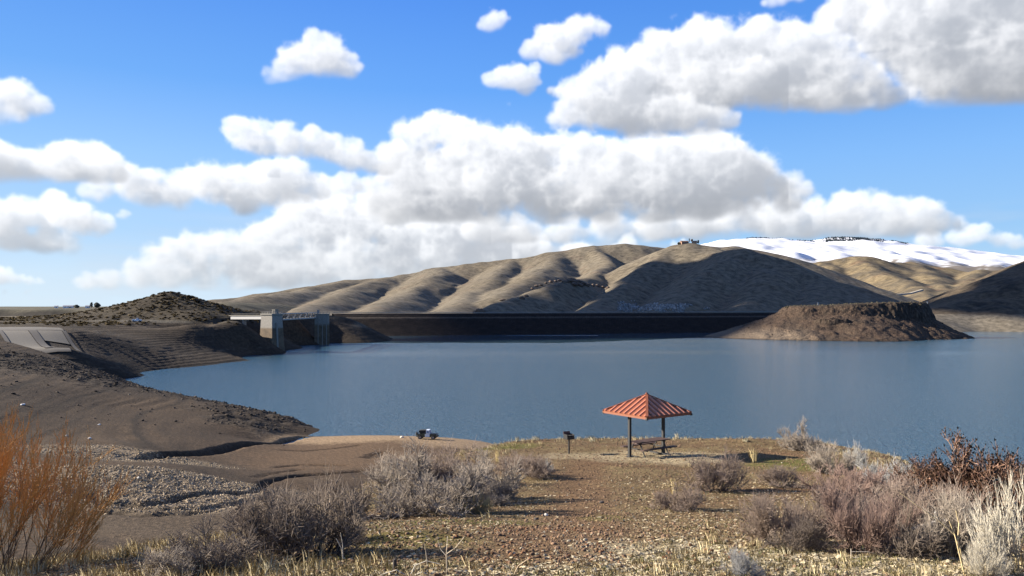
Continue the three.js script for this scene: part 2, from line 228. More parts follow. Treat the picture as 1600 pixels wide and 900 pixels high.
// ------------------------------------------------------------------ the hillside under the camera, the drained lake bed
const PROF = [[-30, -3], [-10, 0.9], [0, 1.7], [9, 3.0], [16, 4.45], [23, 5.87], [32, 7.0], [42, 7.75], [50, 8.25], [60, 9.4], [100, 16]];
function prof(d) { let i = 0; while (i < PROF.length - 2 && d > PROF[i + 1][0]) i++; const t = (d - PROF[i][0]) / (PROF[i + 1][0] - PROF[i][0]); const sl = (k) => k <= 0 || k >= PROF.length - 1 ? (PROF[Math.min(k + 1, PROF.length - 1)][1] - PROF[Math.max(k - 1, 0)][1]) / (PROF[Math.min(k + 1, PROF.length - 1)][0] - PROF[Math.max(k - 1, 0)][0]) : (PROF[k + 1][1] - PROF[k - 1][1]) / (PROF[k + 1][0] - PROF[k - 1][0]); const L = PROF[i + 1][0] - PROF[i][0], m0 = sl(i) * L, m1 = sl(i + 1) * L, t2 = t * t, t3 = t2 * t; return (2 * t3 - 3 * t2 + 1) * PROF[i][1] + (t3 - 2 * t2 + t) * m0 + (-2 * t3 + 3 * t2) * PROF[i + 1][1] + (t3 - t2) * m1; }
const BROW = [[-26, -30], [-16, -8], [-9.5, 8], [-8, 14], [-6.2, 20], [-5.6, 28], [-4.2, 36], [-2.2, 43], [0.5, 48.5], [5, 51], [10, 51], [14, 50.5], [17.5, 49], [18.5, 44], [17.5, 38], [17, 32], [19, 26], [24, 21], [34, 16], [60, -6], [60, -30]];
function outside(poly, x, d) {
  let best = 1e9, inn = false;
  for (let i = 0, j = poly.length - 1; i < poly.length; j = i++) { const [ax, ad] = poly[j], [bx, bd] = poly[i], ex = bx - ax, ed = bd - ad, t = clamp(((x - ax) * ex + (d - ad) * ed) / (ex * ex + ed * ed)), q = (x - ax - ex * t) ** 2 + (d - ad - ed * t) ** 2; if (q < best) best = q; if ((ad > d) !== (bd > d) && x < (bx - ax) * (d - ad) / (bd - ad) + ax) inn = !inn; }
  return inn ? -Math.sqrt(best) : Math.sqrt(best);
}
function hillside(x, d) {
  const o = Math.max(0, outside(BROW, x, d) + fbm(x * 0.12, d * 0.12, 2) * 2.2), left = 0.05 * Math.max(0, -x - 2) ** 1.25;
  let h = EYE - prof(d) - left + 0.16 * fbm(x * 0.25 + 3, d * 0.25, 3) + 0.05 * fbm(x * 1.6, d * 1.6, 3);
  h += 0.32 * Math.exp(-((x - 14.2) ** 2) / 5 - ((d - 47.5) ** 2) / 2.2);                  // low mound where the roof's shadow falls
  h += 0.16 * Math.exp(-((x + 1.6) ** 2) / 2.2 - ((d - 13.4) ** 2) / 0.35);               // small bank of the washed-out path
  return h - 0.62 * (Math.sqrt(o * o + 16) - 4);
}
const L = onLevel, Z = atDepth;
const bed = plate([
  L(745, 689, 0.5), L(640, 681, 0.75), L(560, 680, 0.7), L(500, 683, 0.5), L(700, 690, 1.2), [8, 175, -6], [-10, 178, -5], [-40, 184, -4], L(478, 700, 0.9), L(447, 689, -0.12), L(482, 682, -0.18), L(420, 694, 0.25), L(560, 705, 1.7), L(640, 705, 1.9), L(600, 722, 2.6), L(520, 735, 2.8), L(450, 738, 3.0), L(380, 732, 2.9), L(400, 772, 3.6), L(480, 760, 3.5),
  L(330, 768, 4.2), L(170, 780, 4.5), L(100, 792, 4.3), L(300, 806, 3.8), L(150, 812, 4.2), L(200, 745, 6.0), L(290, 740, 5.4), L(150, 728, 6.3), L(260, 724, 5.6), L(340, 742, 4.2), L(300, 719, 3.6), L(200, 720, 4.0), L(160, 706, 5.3), L(235, 704, 5.0), L(200, 699, 5.4), L(290, 702, 3.8), L(350, 705, 2.6), L(300, 690, 3.7), L(400, 690, 2.0),
  L(100, 690, 5.6), L(0, 720, 6.5), L(0, 680, 6.8), L(50, 650, 7.4), L(-80, 640, 9.5), L(0, 600, 10.6), L(200, 640, 5.2), L(300, 660, 3.7), L(400, 668, 2.6), L(450, 676, 1.6), L(450, 664, 1.1), L(120, 620, 7.4),
  Z(0, 531, 250), Z(-90, 520, 252), Z(70, 551, 243), Z(140, 574, 235), Z(200, 599, 225), Z(270, 617, 214), Z(340, 630, 203), Z(400, 641, 191), Z(455, 654, 180), L(500, 669, 0.1), Z(-180, 545, 215),
  [-168, 275, 10], [-140, 268, 3.5], [-118, 258, -1.5], [-98, 244, -3], [-80, 228, -3.5], [-60, 208, -4], [-42, 194, -3.5], [-34, 174, -2.2],
  L(560, 745, 3.3), L(620, 745, 3.2), L(300, 850, 4.2), L(0, 850, 5.6), L(-150, 760, 7), [-30, 60, 5.5], [0, 80, 3], [20, 100, -3], [30, 140, -8], [-80, 70, 7], [-220, 200, 17], [-240, 260, 20], [40, 70, -3], [60, 40, -4],
]);
const GRAVEL = [[L(215, 752, 5.8), 26, 9], [L(300, 756, 4.8), 11, 6], [L(190, 709, 5.2), 17, 6], [L(60, 745, 6.2), 18, 8]];
const gravelAt = (x, d) => { let g = 0; for (const [[a, b], rx, rd] of GRAVEL) g = Math.max(g, 1 - Math.sqrt(((x - a) / rx) ** 2 + ((d - b) / rd) ** 2) + 0.5 * fbm(x * 0.09, d * 0.09, 3)); return smooth(0, 0.35, g); };
const rockyAt = (x, d) => { let g = 0; for (const [a, b, r] of [[...L(230, 608, 3).slice(0, 2), 38], [...L(120, 590, 8).slice(0, 2), 42], [...L(330, 628, 2).slice(0, 2), 34], [...L(430, 655, 1).slice(0, 2), 26], [...L(30, 565, 12).slice(0, 2), 46], [...L(390, 665, 2).slice(0, 2), 16]]) g = Math.max(g, 1 - Math.hypot(x - a, (d - b) * 1.3) / r + 0.6 * fbm(x * 0.06, d * 0.06, 3)); return smooth(0.1, 0.6, g); };
const RUTS = [];                                            // wet channels and wheel tracks over the mud: [[x, d]...], width, depth
const line = (pts, w, depth, lvl) => RUTS.push([pts.map(([px, py], i) => L(px, py, lvl(i / (pts.length - 1))).slice(0, 2)), w, depth]);
line([[225, 722], [262, 719], [300, 717], [330, 712], [358, 704], [388, 698], [420, 692], [447, 689], [478, 683]], 1.0, 1.1, (t) => lerp(3.9, 0.2, t));
line([[140, 783], [172, 790], [215, 793], [255, 790], [300, 782], [350, 775], [395, 771], [412, 764], [418, 757], [440, 749], [478, 742], [520, 739], [560, 738]], 0.55, 0.8, (t) => lerp(4.2, 2.9, t));
line([[172, 800], [230, 806], [290, 803], [340, 794], [390, 784], [430, 772]], 0.5, 0.5, (t) => lerp(4.0, 3.5, t));
line([[160, 793], [240, 799], [310, 794], [370, 783]], 0.35, 0.35, () => 3.9);
line([[436, 727], [470, 722], [505, 722], [532, 725]], 0.6, 0.4, () => 2.8);
line([[572, 715], [580, 709], [590, 705], [602, 704]], 0.5, 0.5, () => 2.1);
line([[582, 717], [590, 711], [600, 707]], 0.4, 0.4, () => 2.1);
line([[440, 705], [478, 704], [520, 700], [560, 696]], 0.5, 0.3, () => 1.3);
line([[400, 752], [425, 742], [445, 735], [470, 731]], 0.4, 0.4, () => 3.0);
const rutAt = (x, d) => { let out = 0, deep = 0; const wx = x + 0.9 * fbm(x * 0.25, d * 0.25, 2), wd = d + 2.2 * fbm(x * 0.18 + 9, d * 0.18, 2); for (const [p, w, dep] of RUTS) for (let i = 1; i < p.length; i++) { const [ax, ad] = p[i - 1], [bx, bd] = p[i], ex = bx - ax, ed = bd - ad, t = clamp(((wx - ax) * ex + (wd - ad) * ed) / (ex * ex + ed * ed)), q = Math.hypot(wx - ax - ex * t, wd - ad - ed * t), f = smooth(w * 1.7, w * 0.5, q); if (f > out) out = f; if (f * dep > deep) deep = f * dep; } return [out, deep]; };
function shoreBase(x, d) { return smax(hillside(x, d), bed(x, d), 1.2); }
function shore(x, d) {
  let h = shoreBase(x, d); const b = bed(x, d), mud = smooth(1.5, -0.5, hillside(x, d) - b);
  if (mud > 0.01) {
    const g = gravelAt(x, d), k = rockyAt(x, d), s = (h + 0.5 * fbm(x * 0.03, d * 0.03, 3) ) / 0.55, ter = (s - Math.floor(s)); // drawdown terraces
    h += mud * (0.24 * clamp(0.35 + 2.2 * fbm(x * 0.025 + 5, d * 0.03 + h * 0.4, 3)) * (smooth(0.25, 0.75, ter) - 0.5) * smooth(3.2, 5, h) * (1 - g) + g * (0.35 * fbm(x * 0.5, d * 0.5, 3) + 0.3 * fbm(x * 1.3, d * 1.3, 2)) + k * (1.0 * fbm(x * 0.22, d * 0.22, 3) + 0.8 * Math.abs(noise(x * 0.55, d * 0.55))) + 0.12 * fbm(x * 0.12, d * 0.12, 3) - rutAt(x, d)[1] * 0.8);
  } else h += 0;
  return h;
}
const DRY = [.30, .235, .125], DIRT = [.145, .098, .052], REDDIRT = [.155, .082, .042], MOSS = [.13, .13, .028], PALE = [.36, .31, .20], MUD = [.105, .075, .052], WETMUD = [.045, .034, .026], SAND = [.52, .38, .24], GRAVELC = [.40, .32, .225], DARKROCK = [.075, .06, .047];
const spot = (x, d, a, b, rx, rd, n = 0.8) => smooth(1.15, 0.55, Math.sqrt(((x - a) / rx) ** 2 + ((d - b) / rd) ** 2) + n * fbm(x * 0.45 + a, d * 0.45 + b, 3));
const trail = (d) => lerp(0.1, 3.5, Math.pow(clamp((d - 9) / 29), 0.85));        // middle of the trodden path
function hillTint(x, d, h, slope) {
  const n = fbm(x * 0.35, d * 0.35, 4), m = fbm(x * 1.4 + 50, d * 1.4, 4), o = outside(BROW, x, d);
  let c = mix3(DIRT, [.21, .16, .08], smooth(-0.25, 0.35, n + m * 0.7));
  c = mix3(c, REDDIRT, smooth(0.05, 0.35, fbm(x * 0.3 + 20, d * 0.22 + 7, 3)) * 0.8 * smooth(8, 12, d));
  c = mix3(c, [.17, .105, .056], 0.85 * smooth(1.5, 0.5, Math.abs(x - trail(d)) * 0.9 + n) * smooth(9.5, 12.5, d) * smooth(42, 36, d));   // trodden path
  c = mix3(c, MOSS, Math.max(spot(x, d, -3.4, 17.6, 2.2, 2.4), spot(x, d, -1.6, 19.2, 2.6, 1.4), spot(x, d, -1.0, 46.5, 3.2, 2.2), spot(x, d, 14.5, 38, 3.2, 3.2), spot(x, d, 2.5, 21, 0.8, 1.5) * 0.7, spot(x, d, -1.7, 12.6, 1.3, 0.9) * 0.7, spot(x, d, 8.5, 15, 2, 2) * 0.4) * 0.85);
  c = mix3(c, PALE, Math.max(spot(x, d, 2.6, 10.9, 1.7, 2.3), spot(x, d, 5.0, 9.8, 2.2, 1.6) * 0.9, spot(x, d, 2.5, 8.5, 5, 1.2) * 0.6, spot(x, d, -2.2, 9.8, 2.4, 1.0) * 0.7, spot(x, d, -1.7, 14.3, 1.4, 0.4) * 0.6) * 0.85);
  c = mix3(c, DRY, smooth(0.1, 0.4, m) * 0.45); c = mix3(c, [.40, .335, .215], 0.95 * Math.max(spot(x, d, 7.6, 41.4, 4.0, 3.2, 0.5), spot(x, d, 3.6, 42.0, 2.4, 1.6, 0.6) * 0.7));
  c = mix3(c, [.16, .11, .07], smooth(0, 4, o) * 0.8);
  return c;
}
function bedTint(x, d, h, slope) {
  const n = fbm(x * 0.05, d * 0.05, 4), m = fbm(x * 0.4, d * 0.4, 4), streak = fbm(x * 0.02 + h * 0.25, h * 2.4 + n, 3);
  let c = mix3(MUD, [.15, .105, .068], smooth(-0.3, 0.35, n + 0.5 * m));
  c = mix3(c, [.042, .033, .027], smooth(0.02, 0.22, streak) * 0.85 * smooth(2.6, 5, h));
  c = mix3(c, [.185, .14, .10], smooth(0.12, 0.35, fbm(x * 0.03 + 40, h * 3.1, 3)) * 0.5);
  c = mix3(c, [.25, .165, .10], spot(x, d, ...L(560, 705, 1.7).slice(0, 2), 24, 26, 0.6) * 0.7);
  c = mix3(c, SAND, Math.max(spot(x, d, ...L(600, 684, 0.8).slice(0, 2), 26, 9, 0.5), spot(x, d, ...L(715, 690, 0.8).slice(0, 2), 12, 12, 0.5), spot(x, d, ...L(520, 684, 0.6).slice(0, 2), 9, 5, 0.4)));
  c = mix3(c, [.19, .145, .10], spot(x, d, ...L(330, 818, 4).slice(0, 2), 26, 9, 0.6) * 0.7);
  const k = rockyAt(x, d); c = mix3(c, mix3(DARKROCK, [.17, .14, .105], smooth(-0.1, 0.45, fbm(x * 0.7, d * 0.7, 3))), k * 0.9);
  const g = gravelAt(x, d); c = mix3(c, mix3(GRAVELC, [.13, .11, .09], smooth(0.05, 0.4, fbm(x * 0.6 + 70, d * 0.6, 3))), g);
  c = mix3(c, WETMUD, rutAt(x, d)[0] * 0.8 + smooth(0.5, 0.02, h) * 0.5 * (1 - spot(x, d, ...L(640, 684, 0.8).slice(0, 2), 30, 14, 0.3)));
  return c;
}
function shoreTint(x, d, h, s) { const t = smooth(-1.5, 1.5, hillside(x, d) - bed(x, d)); return t > 0.99 ? hillTint(x, d, h, s) : t < 0.01 ? bedTint(x, d, h, s) : mix3(bedTint(x, d, h, s), hillTint(x, d, h, s), t); }
const ground = (x, d) => d < 58 && x > -34 ? shoreBase(x, d) : shore(x, d);
// where the line of sight through (px, py) meets that ground
function hit(px, py, from = 4, to = 320) { const k = (py - HOR) / F, s = (px - 800) / F; let last = from; for (let d = from; d < to; d += d < 60 ? 0.15 : 0.8) { if (ground(s * d, d) > EYE - k * d) { let a = last, b = d; for (let i = 0; i < 12; i++) { const m = (a + b) / 2; if (ground(s * m, m) > EYE - k * m) b = m; else a = m; } return [s * b, ground(s * b, b), -b]; } last = d; } return null; }

structure('hillside_ground', grid(-34, 40, -14, 58, 0.2, shoreBase, shoreTint, 3, -1.5), land(grainDirt, { bumpMap: grainDirt, bumpScale: 0.03, gain: 1.15 }), 'brown hillside with dry grass and a trodden path below the camera', 'ground');
{ const g = grid(-260, 46, 20, 300, 0.75, (x, d) => shore(x, d) - (d < 59 && x > -35 && x < 41 ? 0.5 : 0), shoreTint, 9, -1.2); structure('lake_bed_shore', g, land(grainDirt, { bumpMap: grainDirt, bumpScale: 0.1, gain: 0.72 }), 'dark muddy drained lake bed with gravel heaps and wheel ruts', 'shore'); }

// ------------------------------------------------------------------ far shore with the cone-shaped knoll and the boat ramp
const knoll = plate([
  Z(265, 455, 520), Z(245, 460, 518), Z(285, 461, 520), Z(225, 467, 515), Z(305, 469, 515), Z(330, 481, 505), Z(352, 491, 498), Z(380, 499, 492), Z(190, 475, 512), Z(150, 484, 508), Z(110, 491, 505), Z(60, 497, 500), Z(0, 498, 500), Z(-120, 497, 500), Z(-300, 497, 480), Z(265, 489, 482), Z(200, 490, 482), Z(330, 496, 478),
  Z(100, 500, 470), Z(200, 500, 465), Z(300, 501, 462), Z(370, 503, 462), Z(90, 505, 430), Z(200, 506, 440), Z(300, 507, 440), Z(380, 509, 450),
  Z(50, 505, 420), Z(0, 506, 420), Z(-100, 505, 420), L(15, 515, 16.5), L(90, 514, 16.5), L(-70, 515, 17), L(60, 543, 11.0), L(110, 545, 10.8), L(0, 540, 12), L(-150, 535, 14), L(120, 517, 15.6), L(200, 522, 12.5), L(300, 528, 9), L(380, 532, 6.5), L(160, 545, 8.5), L(200, 558, 5), L(300, 552, 4), L(380, 548, 2.5), L(215, 583, 0.0), L(300, 573, 0.0), L(390, 562, 0.0), L(445, 551.5, 0.0), L(425, 540, 4.5), L(470, 544, 0.1), L(505, 538.5, -0.5), Z(470, 516, 575), Z(510, 514, 600), L(420, 512, 13), Z(545, 505, 628),
  [-172, 255, -4], [-145, 275, -4], [-120, 280, -6], [-110, 330, -6], [-100, 400, -6], [-60, 480, -6], [-40, 560, -7],
  [-215, 570, 19], [-150, 560, 19], [-400, 560, 18], [-150, 600, 18], [-130, 640, 17], [-92, 640, -3], [-60, 650, -5], L(610, 538, -2.5), L(650, 535, -4), [-81, 510, -6], [-103, 540, -5], [-122, 525, -3.5], [-116, 560, -2.5], [-90, 590, -3.5], [-112, 590, 3], [-128, 600, 9], [-118, 625, 11], [-100, 625, 3], [-82, 625, -4], [-146, 545, 1], [-100, 560, -4.5], L(480, 546, -2), L(530, 543, -2.5), Z(450, 496, 640), [-300, 640, 17], [-230, 250, 14], [-280, 330, 16],
]);
function far(x, d) {
  let h = knoll(x, d); const up = smooth(15, 19, h), low = 1 - up, s = h / 0.9 + 0.7 * fbm(x * 0.012, d * 0.012, 2), t = s - Math.floor(s), ramp = onRamp(x, d);
  h += (low * (0.35 * (smooth(0.15, 0.85, t) - 0.5) + 0.5 * fbm(x * 0.06, d * 0.06, 3)) + up * (0.9 * fbm(x * 0.12, d * 0.12, 3) + 0.5 * noise(x * 0.3, d * 0.3))) * (1 - ramp) * smooth(-2, 1, h + 1);
  return h - ramp * 0.25;
}
// the ramp runs down from (-203, 340) towards the camera
const onRamp = (x, d) => { const p = x + 203, q = d - 340, along = .595 * p - .804 * q, across = .804 * p + .595 * q; return smooth(3, 0, Math.max(Math.abs(across) - 13.5, Math.abs(along - 19) - 47)); };
function farTint(x, d, h, slope) {
  const n = fbm(x * 0.05, d * 0.05, 4), m = fbm(x * 0.25, d * 0.25, 3), up = smooth(16.2, 17.6, h + 0.8 * n);
  let low = mix3([.062, .047, .036], [.115, .085, .06], smooth(-0.3, 0.4, n + m * 0.6));
  low = mix3(low, [.165, .13, .095], smooth(0.12, 0.35, fbm(x * 0.012 + 7, h * 1.7, 3)) * 0.8);
  low = mix3(low, [.035, .028, .023], smooth(0.08, 0.3, fbm(x * 0.015 + 70, h * 1.3 + 3, 3)) * 0.8);
  low = mix3(low, [.03, .025, .022], smooth(1.0, 0.1, h) * 0.7);
  low = mix3(low, [.20, .17, .13], 0.75 * smooth(8, 3, Math.abs(x - lerp(-185, -118, clamp((345 - d) / -70 + 0.9)) ) ) * smooth(9, 12, h));
  let top = mix3([.17, .135, .09], [.115, .09, .062], smooth(-0.3, 0.3, n));
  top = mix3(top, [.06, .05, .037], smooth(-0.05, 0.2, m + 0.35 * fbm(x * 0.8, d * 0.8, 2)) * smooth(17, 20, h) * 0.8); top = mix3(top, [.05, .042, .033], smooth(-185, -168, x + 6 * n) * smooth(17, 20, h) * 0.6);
  const road = smooth(4, 2, Math.abs(d - 455 - 6 * Math.sin(x * 0.02))) * smooth(-330, -280, x) * smooth(-150, -175, x);
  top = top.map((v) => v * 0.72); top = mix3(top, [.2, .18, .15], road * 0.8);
  return mix3(low, top, up);
}
structure('knoll_shore', grid(-420, -40, 250, 660, 1.25, far, farTint, 14, -1.2), land(grainHill, { bumpMap: grainDirt, bumpScale: 0.15, gain: 0.72 }), 'dark banded far shore rising to a brown cone-shaped knoll', 'shore');

// ------------------------------------------------------------------ hills by their crest lines
function crests(lines) {                                   // [slope, roundness, [px, py, d]...] -> height over (x, d)
  const segs = [];
  for (const [k, w, ...pts] of lines) { const q = pts.map(([px, py, d]) => atDepth(px, py, d)); for (let i = 1; i < q.length; i++) { const [ax, ad, ah] = q[i - 1], [bx, bd, bh] = q[i]; segs.push([ax, ad, ah, bx - ax, bd - ad, bh - ah, (bx - ax) ** 2 + (bd - ad) ** 2, k, w]); } }
  return (x, d, soft) => { let h = -1e3; for (const [ax, ad, ah, ex, ed, eh, l, k, w] of segs) { const t = clamp(((x - ax) * ex + (d - ad) * ed) / l), q = (x - ax - ex * t) ** 2 + (d - ad - ed * t) ** 2, v = ah + eh * t - k * (Math.sqrt(q + w * w) - w); h = v > h + soft ? v : v < h - soft ? h : smax(h, v, soft); } return h; };
}
const nearHills = crests([
  [.40, 50, [240, 480, 2000], [340, 469, 2000], [420, 458, 2100], [545, 438, 2200], [640, 429, 2300], [690, 418, 2320], [735, 413, 2300], [800, 406, 2300], [870, 394, 2300], [930, 385, 2300], [975, 381, 2300], [1015, 387, 2320], [1060, 392, 2300], [1110, 387, 2200], [1145, 385, 2200], [1170, 390, 2200], [1230, 409, 2150], [1290, 436, 2050], [1345, 458, 1950], [1420, 480, 1900]],
  [.40, 36, [545, 438, 2200], [470, 455, 1800], [400, 464, 1500], [350, 471, 1380]],
  [.46, 26, [690, 418, 2300], [672, 440, 1850], [640, 456, 1600], [605, 474, 1330], [570, 490, 1120]],
  [.46, 26, [800, 406, 2280], [775, 430, 1900], [745, 456, 1550], [715, 478, 1280], [690, 492, 1100]],
  [.42, 30, [600, 434, 2250], [540, 456, 1750], [500, 474, 1450], [470, 486, 1250]],
  [.55, 14, [930, 385, 2280], [955, 412, 1950], [925, 432, 1600], [885, 440, 1380], [835, 452, 1260], [790, 474, 1150], [740, 491, 1060]],
  [.44, 26, [870, 394, 2280], [858, 418, 1950], [820, 440, 1600], [775, 464, 1350]],
  [.52, 24, [1040, 391, 1680], [1058, 384, 1660], [1078, 381, 1650], [1095, 385, 1650], [1118, 396, 1560], [1155, 391, 1480]],
  [.56, 18, [1058, 384, 1660], [1018, 410, 1540], [985, 438, 1400], [950, 462, 1270], [905, 490, 1100]],
  [.40, 22, [1095, 385, 1650], [1120, 395, 1800], [1145, 387, 2100]],
  [.52, 22, [1155, 391, 1480], [1110, 425, 1340], [1060, 462, 1190], [1025, 489, 1080]],
  [.5, 18, [1155, 391, 1480], [1185, 397, 1450], [1215, 405, 1430], [1224, 412, 1420], [1260, 428, 1370], [1300, 445, 1310], [1345, 464, 1240], [1395, 480, 1180]],
  [.52, 18, [1205, 402, 1440], [1190, 440, 1280], [1170, 475, 1120], [1160, 490, 1060]],
  [.38, 22, [1290, 440, 1320], [1275, 468, 1180], [1265, 487, 1060]],
]);
function hills(x, d) {
  const wx = x + 34 * fbm(x / 200, d / 200, 3), wd = d + 34 * fbm(x / 200 + 30, d / 200, 3);
  let h = nearHills(wx, wd, 4); const base = 14 + 6 * fbm(x / 200, d / 200, 2);
  const a = clamp((h - 20) / 40); h += a * (7 * fbm(x / 150, d / 150, 3) - 4 * Math.abs(noise(x / 100 + 5, d / 150)) + 1 + 1.1 * fbm(x / 22, d / 22, 3) - 3 * Math.abs(noise(x / 46 + 3, d / 120 + 1)) + 0.7);
  return smax(h, base, 6);
}
const HILLGRASS = [.2, .171, .132], HILLSAGE = [.115, .096, .072], HILLDARK = [.06, .05, .039];
function hillsTint(x, d, h, slope) {
  const n = fbm(x / 300, d / 300, 3), m = fbm(x / 16, d / 16, 4), q = noise(x / 7, d / 7), s = fbm(x / 45 + 9, d / 45, 4);
  let c = mix3(HILLGRASS, [.175, .146, .108], smooth(-0.25, 0.25, n));
  c = mix3(c, HILLSAGE, smooth(-0.02, 0.3, m + 0.25 * q + 0.25 * s) * 0.75);
  c = mix3(c, HILLDARK, smooth(0.16, 0.34, m * 0.6 + 0.5 * q) * 0.6);
  c = mix3(c, [.19, .135, .10], smooth(0.12, 0.3, fbm(x / 70 + 31, d / 70 + 3, 3)) * 0.4);
  return c;
}
structure('grass_hills', grid(-1150, 1000, 900, 2500, 5, hills, hillsTint, 110, -50, 4.5), land(grainHill, { gain: 1.02 }), 'rolling tan grass and sagebrush hills behind the dam', 'hills');

const midHills = crests([
  [.40, 40, [1150, 392, 3200], [1225, 408, 3000], [1262, 421, 2800], [1305, 438, 2600], [1350, 458, 2400], [1400, 474, 2300]],
  [.34, 50, [1180, 420, 4400], [1272, 414, 4500], [1292, 409, 4500], [1340, 401, 4500], [1362, 407, 4600], [1405, 411, 4700], [1424, 411, 4800], [1463, 418, 4700], [1502, 427, 4600], [1528, 423, 4500], [1584, 421, 4500], [1660, 418, 4500], [1800, 400, 4500]],
  [.40, 30, [1292, 409, 4500], [1300, 430, 3900], [1345, 446, 3300], [1390, 462, 2700], [1420, 474, 2400]],
  [.40, 30, [1340, 401, 4500], [1370, 424, 3900], [1420, 440, 3400], [1440, 456, 2800], [1450, 470, 2400]],
  [.40, 30, [1424, 411, 4800], [1450, 430, 4000], [1470, 448, 3200], [1480, 466, 2600]],
  [.40, 30, [1528, 423, 4500], [1512, 440, 3700], [1495, 456, 3000], [1490, 470, 2500]],
  [.40, 30, [1620, 419, 4500], [1580, 440, 3600], [1540, 460, 2900]],
]);
structure('valley_hills', grid(600, 3300, 2150, 5400, 13, (x, d) => { let h = midHills(x + 60 * fbm(x / 400, d / 400, 3), d, 10); h += clamp((h - 30) / 60) * (18 * fbm(x / 190, d / 190, 4) - 16 * Math.abs(noise(x / 170, d / 260)) + 4); return smax(h, 24, 8); }, (x, d, h) => { const n = fbm(x / 260, d / 260, 5), m = fbm(x / 50, d / 50, 4); let c = mix3([.25, .195, .12], [.13, .108, .08], smooth(-0.2, 0.25, n + m * 0.6)); c = mix3(c, [.19, .115, .075], smooth(0.1, 0.3, fbm(x / 150 + 3, d / 150, 3)) * 0.6); c = mix3(c, [.085, .072, .055], smooth(0.15, 0.4, m) * 0.6); return mix3(c, [.8, .8, .82], smooth(330, 420, h + 160 * m + 60 * n) * 0.9); }, 260, -50, 12), land(grainHill), 'dry tan valley hills below the snowy mountain', 'hills');
const snowLine = crests([
  [.2, 200, [1085, 420, 12000], [1128, 394, 12000], [1148, 380, 12000], [1168, 373, 12000], [1210, 375, 12000], [1275, 377, 12300], [1330, 373, 12600], [1346, 374, 12600], [1372, 381, 12500], [1405, 388, 12300], [1454, 392, 12300], [1502, 395, 12000], [1551, 402, 12000], [1600, 405, 12000], [1700, 408, 12000]],
  [.3, 80, [1168, 373, 12000], [1190, 386, 10500], [1230, 398, 9000], [1260, 410, 7600]],
  [.3, 80, [1275, 377, 12300], [1270, 388, 10800], [1300, 398, 9300], [1320, 408, 7800]],
  [.3, 80, [1346, 374, 12600], [1370, 392, 10600], [1400, 402, 9000], [1420, 412, 7600]],
  [.3, 80, [1405, 388, 12300], [1450, 402, 10200], [1480, 412, 8600]],
  [.3, 80, [1502, 395, 12000], [1530, 408, 10000], [1540, 416, 8400]],
  [.3, 80, [1230, 376, 12200], [1230, 392, 10400], [1200, 402, 9000]],
  [.3, 80, [1600, 405, 12000], [1610, 414, 10000]],
]);
const snowH = (x, d) => { let h = snowLine(x + 150 * fbm(x / 900, d / 900, 3), d, 25); return h + clamp((h - 300) / 200) * (95 * fbm(x / 800, d / 800, 4) - 70 * Math.abs(noise(x / 520, d / 520)) + 18); };
structure('snowy_mountain', grid(1800, 9800, 6600, 13600, 42, snowH, (x, d, h) => { const n = fbm(x / 500, d / 500, 4), m = fbm(x / 110, d / 110, 4); return mix3([.74, .76, .8], [.17, .15, .13], Math.max(smooth(560, 440, h + 260 * m + 120 * n), smooth(0.25, 0.5, m + 0.3 * n) * 0.55)); }, 700, -500, 40), land(null), 'long snow covered mountain beyond the valley', 'mountain');

const rightHill = crests([[.46, 30, [1440, 494, 900], [1480, 481, 940], [1540, 452, 1010], [1600, 422, 1080], [1700, 378, 1180], [1900, 330, 1300]], [.45, 24, [1640, 405, 1110], [1600, 440, 1000], [1560, 478, 920]], [.45, 24, [1760, 360, 1220], [1720, 420, 1050], [1680, 470, 930]]]);
const bank = (x, d) => 18.5 - 0.5 * Math.max(0, 915 - 0.06 * (x - 560) - d + 14 * fbm(x / 60, d / 60, 3));
structure('shaded_hill', grid(420, 1150, 800, 1500, 3.5, (x, d) => { let h = smax(rightHill(x, d, 5), Math.min(18.5, bank(x, d)), 3); return h + clamp((h - 19) / 15) * (6 * fbm(x / 60, d / 60, 4)) + smooth(19, 15, h) * 0.6 * fbm(x / 14, d / 14, 3); }, (x, d, h) => { const n = fbm(x / 60, d / 60, 4), m = fbm(x / 12, d / 12, 3); return mix3(mix3([.22, .19, .15], [.16, .135, .105], smooth(-0.2, 0.3, fbm(x / 40, h * 0.6, 3))), mix3([.13, .1, .07], [.05, .043, .034], smooth(-0.1, 0.35, n + m)), smooth(17.3, 18.6, h + m)); }, 60, -1.2), land(grainHill), 'dark hill above a pale drawdown bank at the end of the lake', 'hill');

// ------------------------------------------------------------------ plateau far behind the knoll, with a dark cliff edge
structure('plateau', grid(-1900, -200, 800, 2300, 8, (x, d) => { const e = 1000 + 90 * fbm(x / 200, 3, 3) - 0.02 * x, t = smooth(e, e + 22, d); const k = smooth(-285, -385, x + 0.12 * (d - 1000) + 18 * fbm(x / 60, d / 60, 3)), b = 9 * Math.exp(-(((x + 400) / 70) ** 2)) * smooth(1020, 1150, d); return lerp(13.5, 23 + (d - 1000) * 0.0035 + b, t * k) + 1.2 * fbm(x / 40, d / 40, 3); }, (x, d, h) => { const m = fbm(x / 50, d / 50, 4); return mix3([.055, .048, .04], mix3([.13, .115, .08], [.08, .075, .055], smooth(-0.2, 0.3, m)), smooth(19, 22, h)); }, 60, -50), land(grainHill), 'flat sagebrush plateau with a dark cliff edge on the horizon', 'plateau');
{ const g = new THREE.PlaneGeometry(90000, 90000, 2, 2).rotateX(-Math.PI / 2).translate(0, -9, 0); const c = new Float32Array(g.attributes.position.count * 3).map((_, i) => [.14, .115, .08][i % 3]); g.setAttribute('color', new THREE.BufferAttribute(c, 3)); structure('plain', g, land(null), 'wide dry plain reaching the horizon', 'ground'); }

